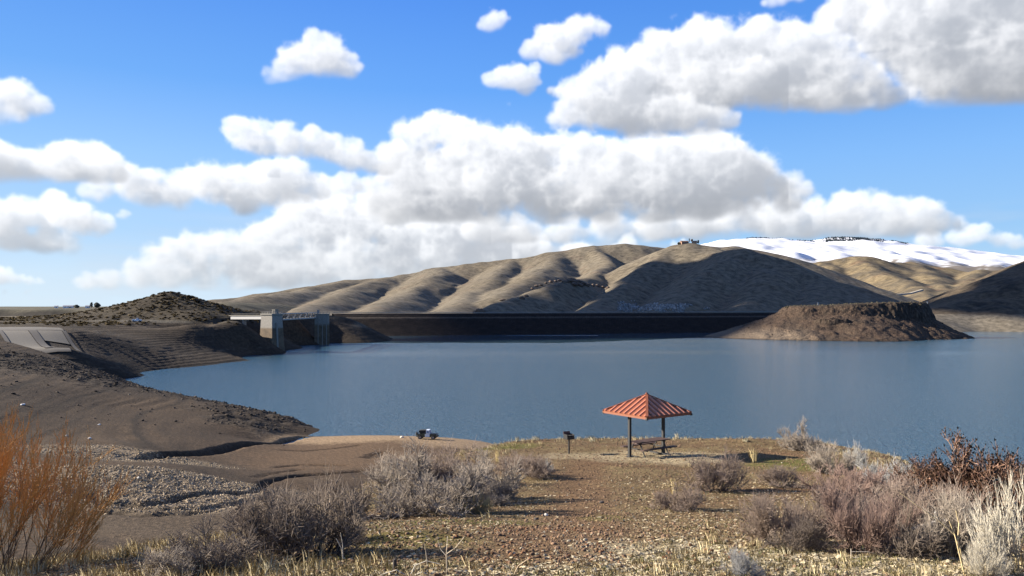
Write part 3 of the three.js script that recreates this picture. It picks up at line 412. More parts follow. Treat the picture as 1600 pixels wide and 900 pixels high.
// ------------------------------------------------------------------ basalt island with cliffs
const ISLE = [[1262, 700], [1320, 690], [1395, 690], [1418, 698]].map(([px, d]) => [(px - 800) / F * d, d]);
const isleDist = (x, d) => { let b = 1e9; for (let i = 1; i < ISLE.length; i++) { const [ax, ad] = ISLE[i - 1], [bx, bd] = ISLE[i], ex = bx - ax, ed = bd - ad, t = clamp(((x - ax) * ex + (d - ad) * ed) / (ex * ex + ed * ed)); b = Math.min(b, Math.hypot(x - ax - ex * t, d - ad - ed * t)); } return b; };
function isle(x, d) {
  const cx = (x - 327) / 90, w = isleDist(x, d), east = smooth(285, 335, x), col = 4 * fbm(x / 26, d / 26, 3) + 2.6 * Math.abs(noise(x / 8, d / 8)) + 1.1 * noise(x / 3, d / 3);
  const topH = lerp(27, 30, smooth(240, 330, x)) + 0.9 * fbm(x / 26, d / 26, 3), edge = 15 + col * 1.3 + 4 * fbm(x / 60 + 3, d / 60, 2);
  const cliff = smooth(edge - 1.5, edge + lerp(13, 3.2, east * smooth(-0.35, 0.25, fbm(x / 18 + 7, d / 18, 2))), w), foot = lerp(23.5, 17.5, east) + 3.4 * fbm(x / 15, d / 15, 3) + smooth(345, 372, x) * 1.5;
  const gully = 1.6 * Math.abs(noise(x / 13, d / 34)) + 0.8 * fbm(x / 12, d / 12, 4);
  let h = lerp(topH, foot - Math.max(0, w - edge) * lerp(0.36, 0.56, smooth(300, 350, x)) + gully, cliff);
  const tail = 27 - 0.37 * Math.hypot(Math.max(0, 262 - x) * 0.78, (d - 700) * 1.05); h = x < 262 ? smax(h, tail + 0.8 * fbm(x / 9, d / 9, 3), 3) : h;
  // a lower outcrop of columns on the near side
  const o = Math.hypot((x - 262) / 17, (d - 655 + 0.1 * (x - 262)) / 9) + 0.13 * noise(x / 4, d / 4) + 0.3 * fbm(x / 9, d / 9, 2); h = Math.max(h, lerp(-3, 16 + 3 * noise(x / 8, d / 8) + 1.2 * noise(x / 2.5, d / 2.5), smooth(1.05, 0.85, o)));
  return h;
}
structure('basalt_island', grid(150, 450, 590, 800, 0.9, isle, (x, d, h, s) => { const n = fbm(x / 20, d / 20, 4), m = fbm(x / 4, d / 4, 3), steep = smooth(0.8, 1.6, s); let c = mix3([.115, .083, .062], [.085, .066, .052], smooth(-0.25, 0.3, n + m * 0.5)); c = mix3(c, [.17, .135, .10], smooth(0.1, 0.4, fbm(x / 5 + h * 0.08, h / 14, 3) ) * 0.55); c = mix3(c, [.075, .062, .05], smooth(25, 28, h) * 0.7); c = mix3(c, mix3([.06, .05, .042], [.125, .1, .08], smooth(-0.1, 0.4, m + n * 0.5)), steep); c = mix3(c, [.25, .21, .165], smooth(255, 215, x) * smooth(12, 3, h) * 0.7); return mix3(c, [.03, .026, .022], smooth(1.0, 0.2, h) * 0.7); }, 11, -1.5), land(grainRock, { bumpMap: grainRock, bumpScale: 0.3, gain: 1.15 }), 'flat topped basalt island with dark cliffs and reddish talus', 'island');

structure('gravel_bank', grid(180, 340, 735, 905, 2, (x, d) => { const k = (x - 203) * 0.30 - 0.10 * (d - 800), c = Math.min(20.5, k); return c + 0.5 * fbm(x / 9, d / 9, 3); }, (x, d, h) => mix3([.20, .175, .145], [.13, .112, .095], smooth(-0.2, 0.3, fbm(x / 16, d / 16, 4))), 20, -1.5), land(grainDirt), 'pale gravel bank where the dam meets the island side', 'bank');

// ------------------------------------------------------------------ lake
const rippleTile = (() => { const n = 1024; return texture(n, (u, v) => { const h = 0.5 + 0.30 * fbm(u * 16, v * 16, 5, 16) + 0.16 * fbm(u * 40, v * 40, 4, 40); return [h, h, h]; }, false); })();
const lakeMat = new THREE.MeshPhysicalMaterial({ color: new THREE.Color().setRGB(0.034, 0.08, 0.115), roughness: 0.1, ior: 1.333, bumpMap: rippleTile, bumpScale: 1.0 });
const calmMat = lakeMat.clone(); calmMat.bumpScale = 0.06; calmMat.roughness = 0.05;
const lakeMats = [0.72, 0.6, 0.48, 0.37].map((v) => { const m = lakeMat.clone(); m.bumpScale = v; return m; });      // lanes of stronger and weaker wind ripples
{
  const P = [], U = [], calm = [], lanes = [[], [], [], []], x0 = -330, x1 = 1100, d0 = 60, d1 = 1000, nx = 357, nz = 313;
  for (let j = 0; j <= nz; j++) for (let i = 0; i <= nx; i++) { const x = lerp(x0, x1, i / nx), d = lerp(d0, d1, j / nz); P.push(x, 0, -d); U.push(x / 16, d / 16); }
  for (let j = 0; j < nz; j++) for (let i = 0; i < nx; i++) { const a = j * (nx + 1) + i, b = a + 1, c = a + nx + 1, e = c + 1, x = P[a * 3], d = -P[a * 3 + 2], y = HOR + EYE * F / d, px = 800 + x / d * F; const q = y + 2.6 * fbm(px / 60, y / 1.6, 3) < 536 - 9 * smooth(850, 1150, px) && px > 510 && px < 1215 && !(Math.abs(y - 524.4) < 0.5 && px > 790 && px < 930); const lane = (fbm(x / 240 + 4, d / 70, 4) + 0.1) * smooth(260, 480, d) * 8 + 0.5 * hash2(i * 7 + j, j) - 0.25; (q ? calm : lanes[clamp(Math.round(lane), 0, 3)]).push(a, b, e, a, e, c); }
  const g = new THREE.BufferGeometry(); g.setAttribute('position', new THREE.Float32BufferAttribute(P, 3)); g.setAttribute('uv', new THREE.Float32BufferAttribute(U, 2)); const all = [...lanes, calm], flat = []; g.computeBoundingBox(); let at0 = 0; all.forEach((l, k) => { for (const v of l) flat.push(v); g.addGroup(at0, l.length, k); at0 += l.length; }); g.setIndex(flat); g.computeVertexNormals();
  structure('lake_water', g, [...lakeMats, calmMat], 'blue rippled reservoir water filling the valley', 'water');
}

// ------------------------------------------------------------------ dam, towers and bridges
const concreteTex = texture(512, (u, v) => { const f = 0.86 + 0.22 * fbm(u * 8, v * 8, 5, 8) + 0.12 * fbm(u * 30, v * 4, 3, 0) * 0.5; return [f, f * 0.99, f * 0.97]; });
const concrete = new THREE.MeshStandardMaterial({ map: concreteTex, color: new THREE.Color().setRGB(.3, .285, .26), roughness: 0.9, vertexColors: true });
const paleConcrete = mat(.27, .26, .235, 0.9, { map: concreteTex }), darkSteel = mat(.02, .02, .022, 0.5, { metalness: 0.3 }), greySteel = mat(.2, .2, .2, 0.55, { metalness: 0.4 }), whitePaint = mat(.3, .3, .295, 0.6);
{
  const A = new THREE.Vector3((520 - 800) / F * 755, 20, -755), B = new THREE.Vector3((1222 - 800) / F * 905, 20.4, -905), along = B.clone().sub(A).setY(0).normalize(), up = new THREE.Vector3(along.z, 0, -along.x); if (up.z < 0) up.negate();   // towards the lake
  const prof = [[-60, -8], [-9, 19.6], [-5.2, 20], [5.2, 20], [6, 19.8], [13, 16.3], [17.5, 16.0], [34, 7], [47, 0.2], [62, -7]], len = A.distanceTo(B), n = 260, P = [], C = [], U = [], I = [];
  const ring = []; for (let k = 0; k < prof.length - 1; k++) { const m = k === 0 || k === prof.length - 2 ? 3 : k === 3 || k === 2 ? 1 : 6; for (let q = 0; q < m; q++) ring.push([lerp(prof[k][0], prof[k + 1][0], q / m), lerp(prof[k][1], prof[k + 1][1], q / m)]); } ring.push(prof[prof.length - 1]);
  for (let i = 0; i <= n; i++) ring.forEach(([w, h], k) => { const t = i / n, rough = w > 6 ? 0.55 : 0, q = A.clone().lerp(B, t).addScaledVector(up, w + rough * 1.6 * fbm(t * 90, w * 0.3, 3)); P.push(q.x, h + rough * 1.3 * fbm(t * 120 + 7, w * 0.5, 3), q.z); U.push(t * len / 12, w / 12); const m = fbm(t * 60, w * 0.2, 4), berm = w > 12.8 && w < 18 ? 1 : 0, c = w > 6 ? mix3(mix3([.042, .033, .029], [.024, .02, .019], smooth(-0.3, 0.3, m)), [.13, .11, .09], berm * 0.8) : w > -6 ? [.12, .11, .10] : [.08, .065, .05]; C.push(...c); });
  const R = ring.length; for (let i = 0; i < n; i++) for (let k = 0; k < R - 1; k++) { const a = i * R + k, b = a + 1, c = a + R, e = c + 1; I.push(a, b, e, a, e, c); }
  const g = new THREE.BufferGeometry(); g.setAttribute('position', new THREE.Float32BufferAttribute(P, 3)); g.setAttribute('uv', new THREE.Float32BufferAttribute(U, 2)); g.setAttribute('color', new THREE.Float32BufferAttribute(C, 3)); g.setIndex(I); g.computeVertexNormals();
  const dam = thing('dam', 'long dark rock-fill dam with a level crest across the lake', 'dam');
  const em = land(grainRock, { side: THREE.DoubleSide }); part('embankment', g, em, dam);
  const rail = (off, h) => beam(A.clone().addScaledVector(up, off).setY(20 + h).toArray(), B.clone().addScaledVector(up, off).setY(20.4 + h).toArray(), 0.25, 0.4);
  part('guardrail', rail(5, 0.8), greySteel, dam); part('guardrail', rail(-5, 0.8), greySteel, dam);
}
function shaft(top, bottom, h, y0, stain) {                  // four sided battered tower, [half width, half depth, shift x, shift z]
  const P = [], C = [], U = [], I = [], n = 24, q = (o) => [[-o[0], -o[1]], [o[0], -o[1]], [o[0], o[1]], [-o[0], o[1]]].map(([x, z]) => [x + o[2], z + o[3]]);
  for (let s = 0; s < 4; s++) for (let i = 0; i <= n; i++) for (let k = 0; k <= 6; k++) { const t = i / n, o = top.map((v, j) => lerp(bottom[j], v, t)), c = q(o), a = c[s], b = c[(s + 1) % 4], w = k / 6, y = y0 + t * h; P.push(lerp(a[0], b[0], w), y, lerp(a[1], b[1], w)); U.push((w + s) * 1.5, y / 6); const wet = smooth(stain + 0.5, stain - 0.4, y + 1.1 * fbm(w * 6 + s * 9, y * 0.15, 2)), col = mix3([1, 1, 1], mix3([.62, .48, .34], [.34, .27, .2], smooth(-0.2, 0.3, fbm(w * 9 + s, y * 0.35, 3))), wet); C.push(...col); }
  for (let s = 0; s < 4; s++) for (let i = 0; i < n; i++) for (let k = 0; k < 6; k++) { const a = s * (n + 1) * 7 + i * 7 + k, b = a + 1, c = a + 7, e = c + 1; I.push(a, c, e, a, e, b); }
  const g = new THREE.BufferGeometry(); g.setAttribute('position', new THREE.Float32BufferAttribute(P, 3)); g.setAttribute('uv', new THREE.Float32BufferAttribute(U, 2)); g.setAttribute('color', new THREE.Float32BufferAttribute(C, 3)); g.setIndex(I); g.computeVertexNormals(); return g;
}
concrete.side = THREE.DoubleSide;
function handrail(w, d, y) { const g = []; for (const s of [-1, 1]) { g.push(box(w, 0.09, 0.09, 0, y + 1.1, s * d / 2), box(w, 0.07, 0.07, 0, y + 0.6, s * d / 2), box(0.09, 0.09, d, s * w / 2, y + 1.1, 0), box(0.07, 0.07, d, s * w / 2, y + 0.6, 0)); for (let i = 0; i <= 5; i++) { g.push(box(0.09, 1.1, 0.09, lerp(-w / 2, w / 2, i / 5), y + 0.55, s * d / 2), box(0.09, 1.1, 0.09, s * w / 2, y + 0.55, lerp(-d / 2, d / 2, i / 5))); } } return join(...g); }
const T1 = cam(424.5, 552, 466), T2 = cam(503, 538, 562);
{
  const t = thing('intake_tower', 'broad battered concrete intake tower standing on the dark shore', 'tower', T1[0], 0, T1[2], -0.49);
  part('shaft', shaft([4.2, 4.0, 0, 0], [5.2, 5.2, 1.0, 0.8], 23.6, -2.2, 14), concrete, t); part('deck', rbox(9.2, 0.9, 8.8, 0, 21.85, 0, 0.15), paleConcrete, t); part('railing', handrail(8.8, 8.4, 22.3), greySteel, t);
  const h = part('hoist_house', join(box(2.2, 2.2, 2.6, 1.6, 23.4, -1.2), box(2.6, 0.25, 3, 1.6, 24.62, -1.2)), paleConcrete, t); part('door', box(0.9, 1.8, 0.08, 1.6, 23.2, 0.16), darkSteel, h);
  part('buttress', box(0.9, 18, 1.1, 5.35, 8, 1.2, 0, 0, 0.05), paleConcrete, t);
}
{
  const t = thing('intake_tower', 'narrow lit intake tower standing out in the lake water', 'tower', T2[0], 0, T2[2], 0.24);
  part('shaft', shaft([4.9, 4.9, 0, 0], [5.1, 5.1, 0, 0], 24, -3, 14), concrete, t); part('deck', rbox(10.6, 0.8, 10.6, 0, 21.2, 0, 0.15), paleConcrete, t); part('railing', handrail(10.2, 10.2, 21.6), greySteel, t);
  for (const x of [-2.6, 0.3, 3.1]) part('guide_rail', box(0.5, 21, 0.35, x, 10.3, 5.2), paleConcrete, t);
  part('gate_frame', join(box(1.6, 2.3, 1.6, -2.5, 22.9, 0), box(1.9, 0.2, 1.9, -2.5, 24.1, 0)), greySteel, t);
}
{
  const a = new THREE.Vector3(...cam(362, 494, 486)), b = new THREE.Vector3(T1[0] - 3.4, 21.2, T1[2] - 3); a.y = 20.9;
  const t = thing('access_bridge', 'white sided access bridge from the knoll to the battered tower', 'bridge', 0, 0, 0), A = a.toArray(), B = b.toArray(), up = (p, y, s = 0) => [p[0] + s * 0.25, p[1] + y, p[2] + s * 2.2];
  for (const s of [-1, 1]) part('girder', beam(up(A, -1.3, s), up(B, -1.3, s), 0.35, 1.8), whitePaint, t);
  part('deck', beam(up(A, 0), up(B, 0), 4.6, 0.4), paleConcrete, t);
  for (const s of [-1, 1]) { const g = [beam(up(A, 1.2, s), up(B, 1.2, s), 0.12, 0.16), beam(up(A, 0.7, s), up(B, 0.7, s), 0.1, 0.1)]; for (let i = 0; i <= 10; i++) { const p = a.clone().lerp(b, i / 10).toArray(); g.push(beam(up(p, 0.2, s), up(p, 1.2, s), 0.12, 0.12)); } part('handrail', join(...g), darkSteel, t); }
  const q = a.clone().lerp(b, 0.36); part('pier', box(1.4, 12, 3.6, q.x, q.y - 8.2, q.z), paleConcrete, t);
}
{
  const a = new THREE.Vector3(T1[0] + 4.2, 21.3, T1[2] - 2), b = new THREE.Vector3(T2[0] - 4.6, 21.3, T2[2] + 1), t = thing('truss_bridge', 'steel truss footbridge spanning between the two intake towers', 'bridge');
  const n = 12, off = b.clone().sub(a).setY(0).normalize().applyAxisAngle(new THREE.Vector3(0, 1, 0), Math.PI / 2).multiplyScalar(1.6), at = (k, y, s) => a.clone().lerp(b, k / n).addScaledVector(off, s).add(new THREE.Vector3(0, y, 0)).toArray();
  for (const s of [-1, 1]) { const tr = part('truss', join(beam(at(0, 0.9, s), at(n, 0.9, s), 0.4, 0.5), beam(at(0, -2.6, s), at(n, -2.6, s), 0.45, 0.6)), whitePaint, t); for (let k = 0; k <= n; k++) part('strut', beam(at(k, -2.6, s), at(k, 0.9, s), 0.22, 0.22), greySteel, tr); for (let k = 0; k < n; k++) part('diagonal', beam(at(k, k % 2 ? -2.4 : 0.8, s), at(k + 1, k % 2 ? 0.8 : -2.4, s), 0.2, 0.2), greySteel, tr); }
  part('deck', beam(at(0, -2.2, 0), at(n, -2.2, 0), 3.0, 0.25), paleConcrete, t);
}
// ------------------------------------------------------------------ boat ramp on the far shore
{
  const ax = [.595, -.804], ac = [.804, .595], O = [-203, 340];
  const strip = (s0, s1, c0, c1, lift) => { const P = [], U = [], I = [], n = 24, m = 4; for (let i = 0; i <= n; i++) for (let k = 0; k <= m; k++) { const s = lerp(s0, s1, i / n), c = lerp(c0, c1, k / m), x = O[0] + ax[0] * s + ac[0] * c, d = O[1] + ax[1] * s + ac[1] * c, e = (k === 0 || k === m) ? 0 : lift; P.push(x, knoll(x, d) + (e ? lift : lift), -d); U.push(s / 6, c / 6); } for (let i = 0; i < n; i++) for (let k = 0; k < m; k++) { const a = i * (m + 1) + k, b = a + 1, c = a + m + 1, e = c + 1; I.push(a, e, b, a, c, e); } const g = new THREE.BufferGeometry(); g.setAttribute('position', new THREE.Float32BufferAttribute(P, 3)); g.setAttribute('uv', new THREE.Float32BufferAttribute(U, 2)); g.setIndex(I); g.computeVertexNormals(); return g; };
  const both = { side: THREE.DoubleSide, map: concreteTex }, lane = mat(.13, .115, .092, 0.95, both), apron = mat(.098, .088, .076, 0.95, both), dark = mat(.05, .042, .038, 0.95, both);
  const t = thing('boat_ramp', 'two lane concrete boat ramp below the flat paved apron', 'boat ramp');
  part('apron', strip(-26, -1, -12, 12, 0.16), apron, t); part('lane', strip(0, 60, -11, -1.6, 0.12), lane, t); part('lane', strip(0, 24, 1.6, 11, 0.12), lane, t); part('lane_divider', strip(0, 58, -1.5, 1.5, 0.28), dark, t); part('kerb', strip(0, 40, 11.1, 12.6, 0.3), dark, t); part('kerb', strip(0, 40, -12.6, -11.1, 0.3), dark, t); part('cross_joint', strip(-0.9, -0.1, -12, 12, 0.1), dark, t); part('landing', strip(58.5, 64, -11, 6, 0.1), apron, t);
}

// ------------------------------------------------------------------ picnic shelter, table, grill
const rust = mat(.27, .082, .032, 0.6, { map: concreteTex }), rustRib = mat(.42, .15, .08, 0.35), postPaint = mat(.012, .012, .013, 0.55), plank = mat(.11, .062, .045, 0.7, { map: grainDirt });
const SH = [7.04, -42];                                      // shelter centre
const EDGE = 35.7 * Math.PI / 180;                           // its long side runs right and away
{
  const gy = shoreBase(SH[0], -SH[1]), base = 18.28, t = thing('picnic_shelter', 'two post picnic shelter with a ribbed rust red pyramid roof', 'picnic shelter', SH[0], base, SH[1], EDGE);
  const half = 1.62, eave = 2.25, apex = 3.11, S = Math.atan2(apex - eave, half), run = Math.hypot(apex - eave, half);
  for (const s of [-1, 1]) {
    const p = part('post', rbox(0.14, 2.62, 0.14, s * 1.23, 2.62 / 2 - 0.35, 0, 0.012), postPaint, t); part('base_plate', box(0.3, 0.03, 0.3, s * 1.23, shoreBase(SH[0] + s * 1.23 * Math.cos(EDGE), -SH[1] + s * 1.23 * Math.sin(EDGE)) - base + 0.03, 0), postPaint, p);
  }
  part('beam', join(box(3.0, 0.16, 0.1, 0, eave + 0.08, 0), box(0.1, 0.14, 3.0, -1.23, eave + 0.06, 0), box(0.1, 0.14, 3.0, 1.23, eave + 0.06, 0)), postPaint, t);
  for (let k = 0; k < 4; k++) {
    const shape = new THREE.Shape([new THREE.Vector2(-half, 0), new THREE.Vector2(half, 0), new THREE.Vector2(0, run)]), g = new THREE.ExtrudeGeometry(shape, { depth: 0.02, bevelEnabled: false });
    const M = new THREE.Matrix4().makeRotationY(k * Math.PI / 2).multiply(new THREE.Matrix4().makeTranslation(0, eave, half)).multiply(new THREE.Matrix4().makeRotationX(-(Math.PI / 2 - S)));
    const pan = part('roof_panel', g.applyMatrix4(M), rust, t);
    const n = 9; for (let i = 0; i < n; i++) { const x = lerp(-half, half, (i + 0.5) / n), L = run * (1 - Math.abs(x) / half) - 0.03, L2 = L; if (L < 0.1) continue; const r = new THREE.Shape([new THREE.Vector2(-0.085, 0), new THREE.Vector2(-0.04, -0.06), new THREE.Vector2(0.04, -0.06), new THREE.Vector2(0.085, 0)]); part('rib', new THREE.ExtrudeGeometry(r, { depth: L2, bevelEnabled: false }).rotateX(-Math.PI / 2).scale(1, 1, 1).applyMatrix4(new THREE.Matrix4().makeTranslation(x, 0, 0.018)).applyMatrix4(M), rustRib, pan); }
    part('fascia', box(half * 2, 0.1, 0.03, 0, eave - 0.045, half + 0.005, 0).applyMatrix4(new THREE.Matrix4().makeRotationY(k * Math.PI / 2)), rust, t);
    const a = new THREE.Vector3(half, eave + 0.05, half), b = new THREE.Vector3(0.02, apex + 0.06, 0.02); part('hip_cap', beam(a.toArray(), b.toArray(), 0.13, 0.05).applyMatrix4(new THREE.Matrix4().makeRotationY(k * Math.PI / 2)), rust, t);
    part('corner_foot', box(0.1, 0.1, 0.1, half - 0.02, eave - 0.08, half - 0.02).applyMatrix4(new THREE.Matrix4().makeRotationY(k * Math.PI / 2)), postPaint, t);
  }
  part('finial', join(new THREE.ConeGeometry(0.12, 0.14, 4, 1).rotateY(Math.PI / 4).translate(0, apex + 0.12, 0)), rust, t);
}
{
  const x = SH[0] + 0.08, z = SH[1] + 0.12, t = thing('picnic_table', 'brown plank picnic table with two benches under the shelter', 'picnic table', x, 18.3, z, EDGE), Lg = 2.45;
  for (let i = 0; i < 4; i++) part('top_plank', rbox(Lg, 0.05, 0.18, 0, 0.76, -0.285 + i * 0.19, 0.01), plank, t);
  for (const s of [-1, 1]) for (const i of [0, 1]) part('bench_plank', rbox(Lg, 0.05, 0.135, 0, 0.45, s * (0.66 + (i ? 0.145 : 0)), 0.01), plank, t);
  for (const e of [-0.85, 0.85]) part('leg_frame', join(box(0.045, 0.05, 1.56, e, 0.39, 0), box(0.06, 0.07, 0.72, e, 0.70, 0), beam([e, 0, 0.62], [e, 0.7, 0.22], 0.045, 0.045), beam([e, 0, -0.62], [e, 0.7, -0.22], 0.045, 0.045), box(0.06, 0.06, 1.5, e, 0.0, 0)), postPaint, t);
}
{
  const p = hit(889, 709, 30), t = thing('barbecue_grill', 'black pedestal barbecue grill beside the picnic shelter', 'grill', p[0], p[1], p[2], 0.5);
  part('pedestal', cyl(0.045, 0.045, 0.95, 12, 0, -0.15, 0), postPaint, t);
  const f = part('firebox', join(box(0.44, 0.02, 0.38, 0, 0.8, 0), box(0.44, 0.26, 0.02, 0, 0.93, -0.19), box(0.02, 0.26, 0.36, -0.22, 0.93, 0), box(0.02, 0.26, 0.36, 0.22, 0.93, 0), box(0.44, 0.14, 0.02, 0, 0.87, 0.19)), darkSteel, t);
  const bars = []; for (let i = 0; i < 9; i++) bars.push(box(0.012, 0.012, 0.4, -0.18 + i * 0.045, 1.0, 0)); part('grate', join(...bars, box(0.42, 0.014, 0.014, 0, 1.0, 0.2), box(0.42, 0.014, 0.014, 0, 1.0, -0.2)), darkSteel, f);
  part('flap', box(0.42, 0.2, 0.015, 0, 1.08, -0.22, 0, -0.3), mat(.13, .055, .035, 0.8), t); for (const s of [-1, 1]) part('handle', join(box(0.02, 0.02, 0.16, s * 0.14, 1.02, 0.28)), darkSteel, t);
}

// ------------------------------------------------------------------ off-road car on the beach, white pickup far off
function offroader(name, label, x, y, z, turn, s, bodyMat, topMat, cabMat, open) {
  const t = thing(name, label, 'car', x, y, z, turn), rubber = mat(.015, .015, .016, 0.9), rim = mat(.25, .25, .26, 0.4, { metalness: 0.6 }), glass = new THREE.MeshPhysicalMaterial({ color: new THREE.Color().setRGB(.16, .26, .42), roughness: 0.05, metalness: 0.2, ior: 1.5 });
  t.scale.setScalar(s);
  const side = new THREE.Shape([[-1.9, 0.52], [-1.9, 1.02], [1.75, 1.06], [1.92, 0.98], [1.92, 0.58], [1.62, 0.5], [1.52, 0.78], [1.28, 0.86], [0.98, 0.78], [0.86, 0.46], [-0.92, 0.46], [-1.02, 0.76], [-1.28, 0.86], [-1.55, 0.78], [-1.66, 0.52]].map(([a, b]) => new THREE.Vector2(a, b)));
  const body = part('body', new THREE.ExtrudeGeometry(side, { depth: 1.44, bevelEnabled: true, bevelSize: 0.03, bevelThickness: 0.03, bevelSegments: 2 }).translate(0, 0, -0.72), bodyMat, t);
  part('bonnet', rbox(1.3, 0.1, 1.16, 1.12, 1.09, 0, 0.04), bodyMat, t);
  for (const e of [-1, 1]) part('door', rbox(0.9, 0.5, 0.03, 0.12, 0.78, e * 0.76, 0.01), cabMat, t);
  const top = new THREE.Shape([[-1.88, 1.03], [-1.80, 1.76], [-0.1, 1.8], [-0.1, 1.03]].map(([a, b]) => new THREE.Vector2(a, b)));
  if (open) { const bars = []; for (const e of [-0.66, 0.66]) bars.push(beam([-1.7, 1.02, e], [-1.45, 1.7, e], 0.06, 0.06), beam([-1.45, 1.7, e], [0.3, 1.76, e], 0.06, 0.06), beam([-0.5, 1.02, e], [-0.5, 1.74, e], 0.06, 0.06)); part('roll_bar', join(...bars, box(0.06, 0.06, 1.32, -1.45, 1.7, 0), box(0.06, 0.06, 1.32, -0.5, 1.74, 0)), topMat, t); part('rear_top', new THREE.ExtrudeGeometry(new THREE.Shape([[-1.55, 1.4], [-1.42, 1.73], [-0.15, 1.79], [-0.15, 1.3], [-0.9, 1.15]].map(([a, b]) => new THREE.Vector2(a, b))), { depth: 1.3, bevelEnabled: false }).translate(0, 0, -0.65), topMat, t); part('rear_seat', rbox(0.4, 0.5, 1.1, -1.2, 1.15, 0, 0.06), topMat, t); }
  else part('cargo_bed', join(box(1.7, 0.3, 0.06, -1.0, 1.15, 0.7), box(1.7, 0.3, 0.06, -1.0, 1.15, -0.7), box(0.06, 0.3, 1.4, -1.85, 1.15, 0)), bodyMat, t);
  const cab = new THREE.Shape([[-0.12, 1.02], [-0.12, 1.8], [0.42, 1.78], [0.62, 1.08]].map(([a, b]) => new THREE.Vector2(a, b))), cabPart = part('cab', new THREE.ExtrudeGeometry(cab, { depth: 1.36, bevelEnabled: true, bevelSize: 0.02, bevelThickness: 0.02, bevelSegments: 1 }).translate(0, 0, -0.68), cabMat, t);
  for (const e of [-1, 1]) part('side_window', new THREE.ExtrudeGeometry(new THREE.Shape([[-0.02, 1.24], [-0.02, 1.68], [0.36, 1.67], [0.46, 1.24]].map(([a, b]) => new THREE.Vector2(a, b))), { depth: 0.02, bevelEnabled: false }).translate(0, 0, e > 0 ? 0.70 : -0.72), glass, cabPart);
  part('windscreen', beam([0.66, 1.12, 0], [0.47, 1.74, 0], 1.2, 0.03), glass, cabPart);
  for (const [wx, wz] of [[1.25, 0.72], [1.25, -0.72], [-1.28, 0.72], [-1.28, -0.72]]) { const w = part('wheel', new THREE.TorusGeometry(0.29, 0.12, 10, 22).translate(wx, 0.41, wz), rubber, t); part('rim', new THREE.CylinderGeometry(0.2, 0.2, 0.18, 14).rotateX(Math.PI / 2).translate(wx, 0.41, wz), rim, w); }
  if (open) { const w = part('spare_wheel', new THREE.TorusGeometry(0.28, 0.12, 10, 20).rotateY(Math.PI / 2).translate(-2.06, 1.0, 0.1), rubber, t); part('wheel_cover', new THREE.CylinderGeometry(0.27, 0.27, 0.12, 16).rotateZ(Math.PI / 2).translate(-2.13, 1.0, 0.1), whitePaint, w); }
  part('front_bumper', rbox(0.14, 0.16, 1.5, 2.02, 0.6, 0, 0.03), rubber, t); part('rear_bumper', rbox(0.12, 0.14, 1.5, -1.98, 0.56, 0, 0.03), rubber, t);
  for (const e of [-1, 1]) part('headlight', new THREE.CylinderGeometry(0.1, 0.1, 0.05, 12).rotateZ(Math.PI / 2).translate(1.96, 0.88, e * 0.5), mat(.7, .7, .68, 0.2), t);
  return t;
}
{
  const p = hit(668, 686, 90); offroader('offroad_car', 'dark off-road car with open back and pale cab on the beach', p[0], p[1], p[2], -0.12, 0.98, mat(.028, .034, .022, 0.45), mat(.012, .012, .012, 0.8), mat(.55, .6, .66, 0.35), true);
  const q = cam(214, 502, 455), y = far(q[0], 455); offroader('pickup_truck', 'small white pickup parked on the road round the knoll', q[0], y, -455, 0.15, 1.25, mat(.7, .7, .7, 0.4), mat(.3, .3, .3), mat(.72, .72, .72, 0.4), false);
}

// ------------------------------------------------------------------ rocks, houses and trees far away
function rockGeo(seed, detail = 2, sharp = 0.5) { const g = new THREE.IcosahedronGeometry(1, detail), p = g.attributes.position, r = rng(seed), cuts = Array.from({ length: 9 }, () => { const v = new THREE.Vector3(r() - 0.5, r() - 0.5, r() - 0.5).normalize(); return [v, 0.55 + r() * 0.4]; }), v = new THREE.Vector3(); for (let i = 0; i < p.count; i++) { v.fromBufferAttribute(p, i); for (const [n, k] of cuts) { const d = v.dot(n); if (d > k) v.addScaledVector(n, (k - d) * 0.9); } const q = 1 + sharp * 0.25 * noise(v.x * 2 + seed, v.y * 2 + v.z * 1.7); v.multiplyScalar(q); p.setXYZ(i, v.x, v.y, v.z); } g.computeVertexNormals(); return g; }
const stoneGeos = [rockGeo(3, 1), rockGeo(8, 1), rockGeo(15, 1)];
const dummy = new THREE.Object3D();
function scatter(name, geometry, material, places, label, category) {      // [x, y, z, sx, sy, sz, turn, tilt, [r, g, b]]
  const m = new THREE.InstancedMesh(geometry, material, places.length); m.name = numbered(name); m.castShadow = m.receiveShadow = true; const c = new THREE.Color();
  places.forEach(([x, y, z, sx, sy, sz, turn, tilt, rgb], i) => { dummy.position.set(x, y, z); dummy.rotation.set(tilt, turn, tilt * 0.6, 'YXZ'); dummy.scale.set(sx, sy, sz); dummy.updateMatrix(); m.setMatrixAt(i, dummy.matrix); m.setColorAt(i, c.setRGB(...rgb)); });
  scene.add(m); m.userData.kind = 'stuff'; return describe(m, label, category);
}
const tinted = new THREE.MeshPhysicalMaterial({ roughness: 1, specularIntensity: 0.3 }), tintedLeaf = new THREE.MeshPhysicalMaterial({ roughness: 1, specularIntensity: 0.3, side: THREE.DoubleSide });
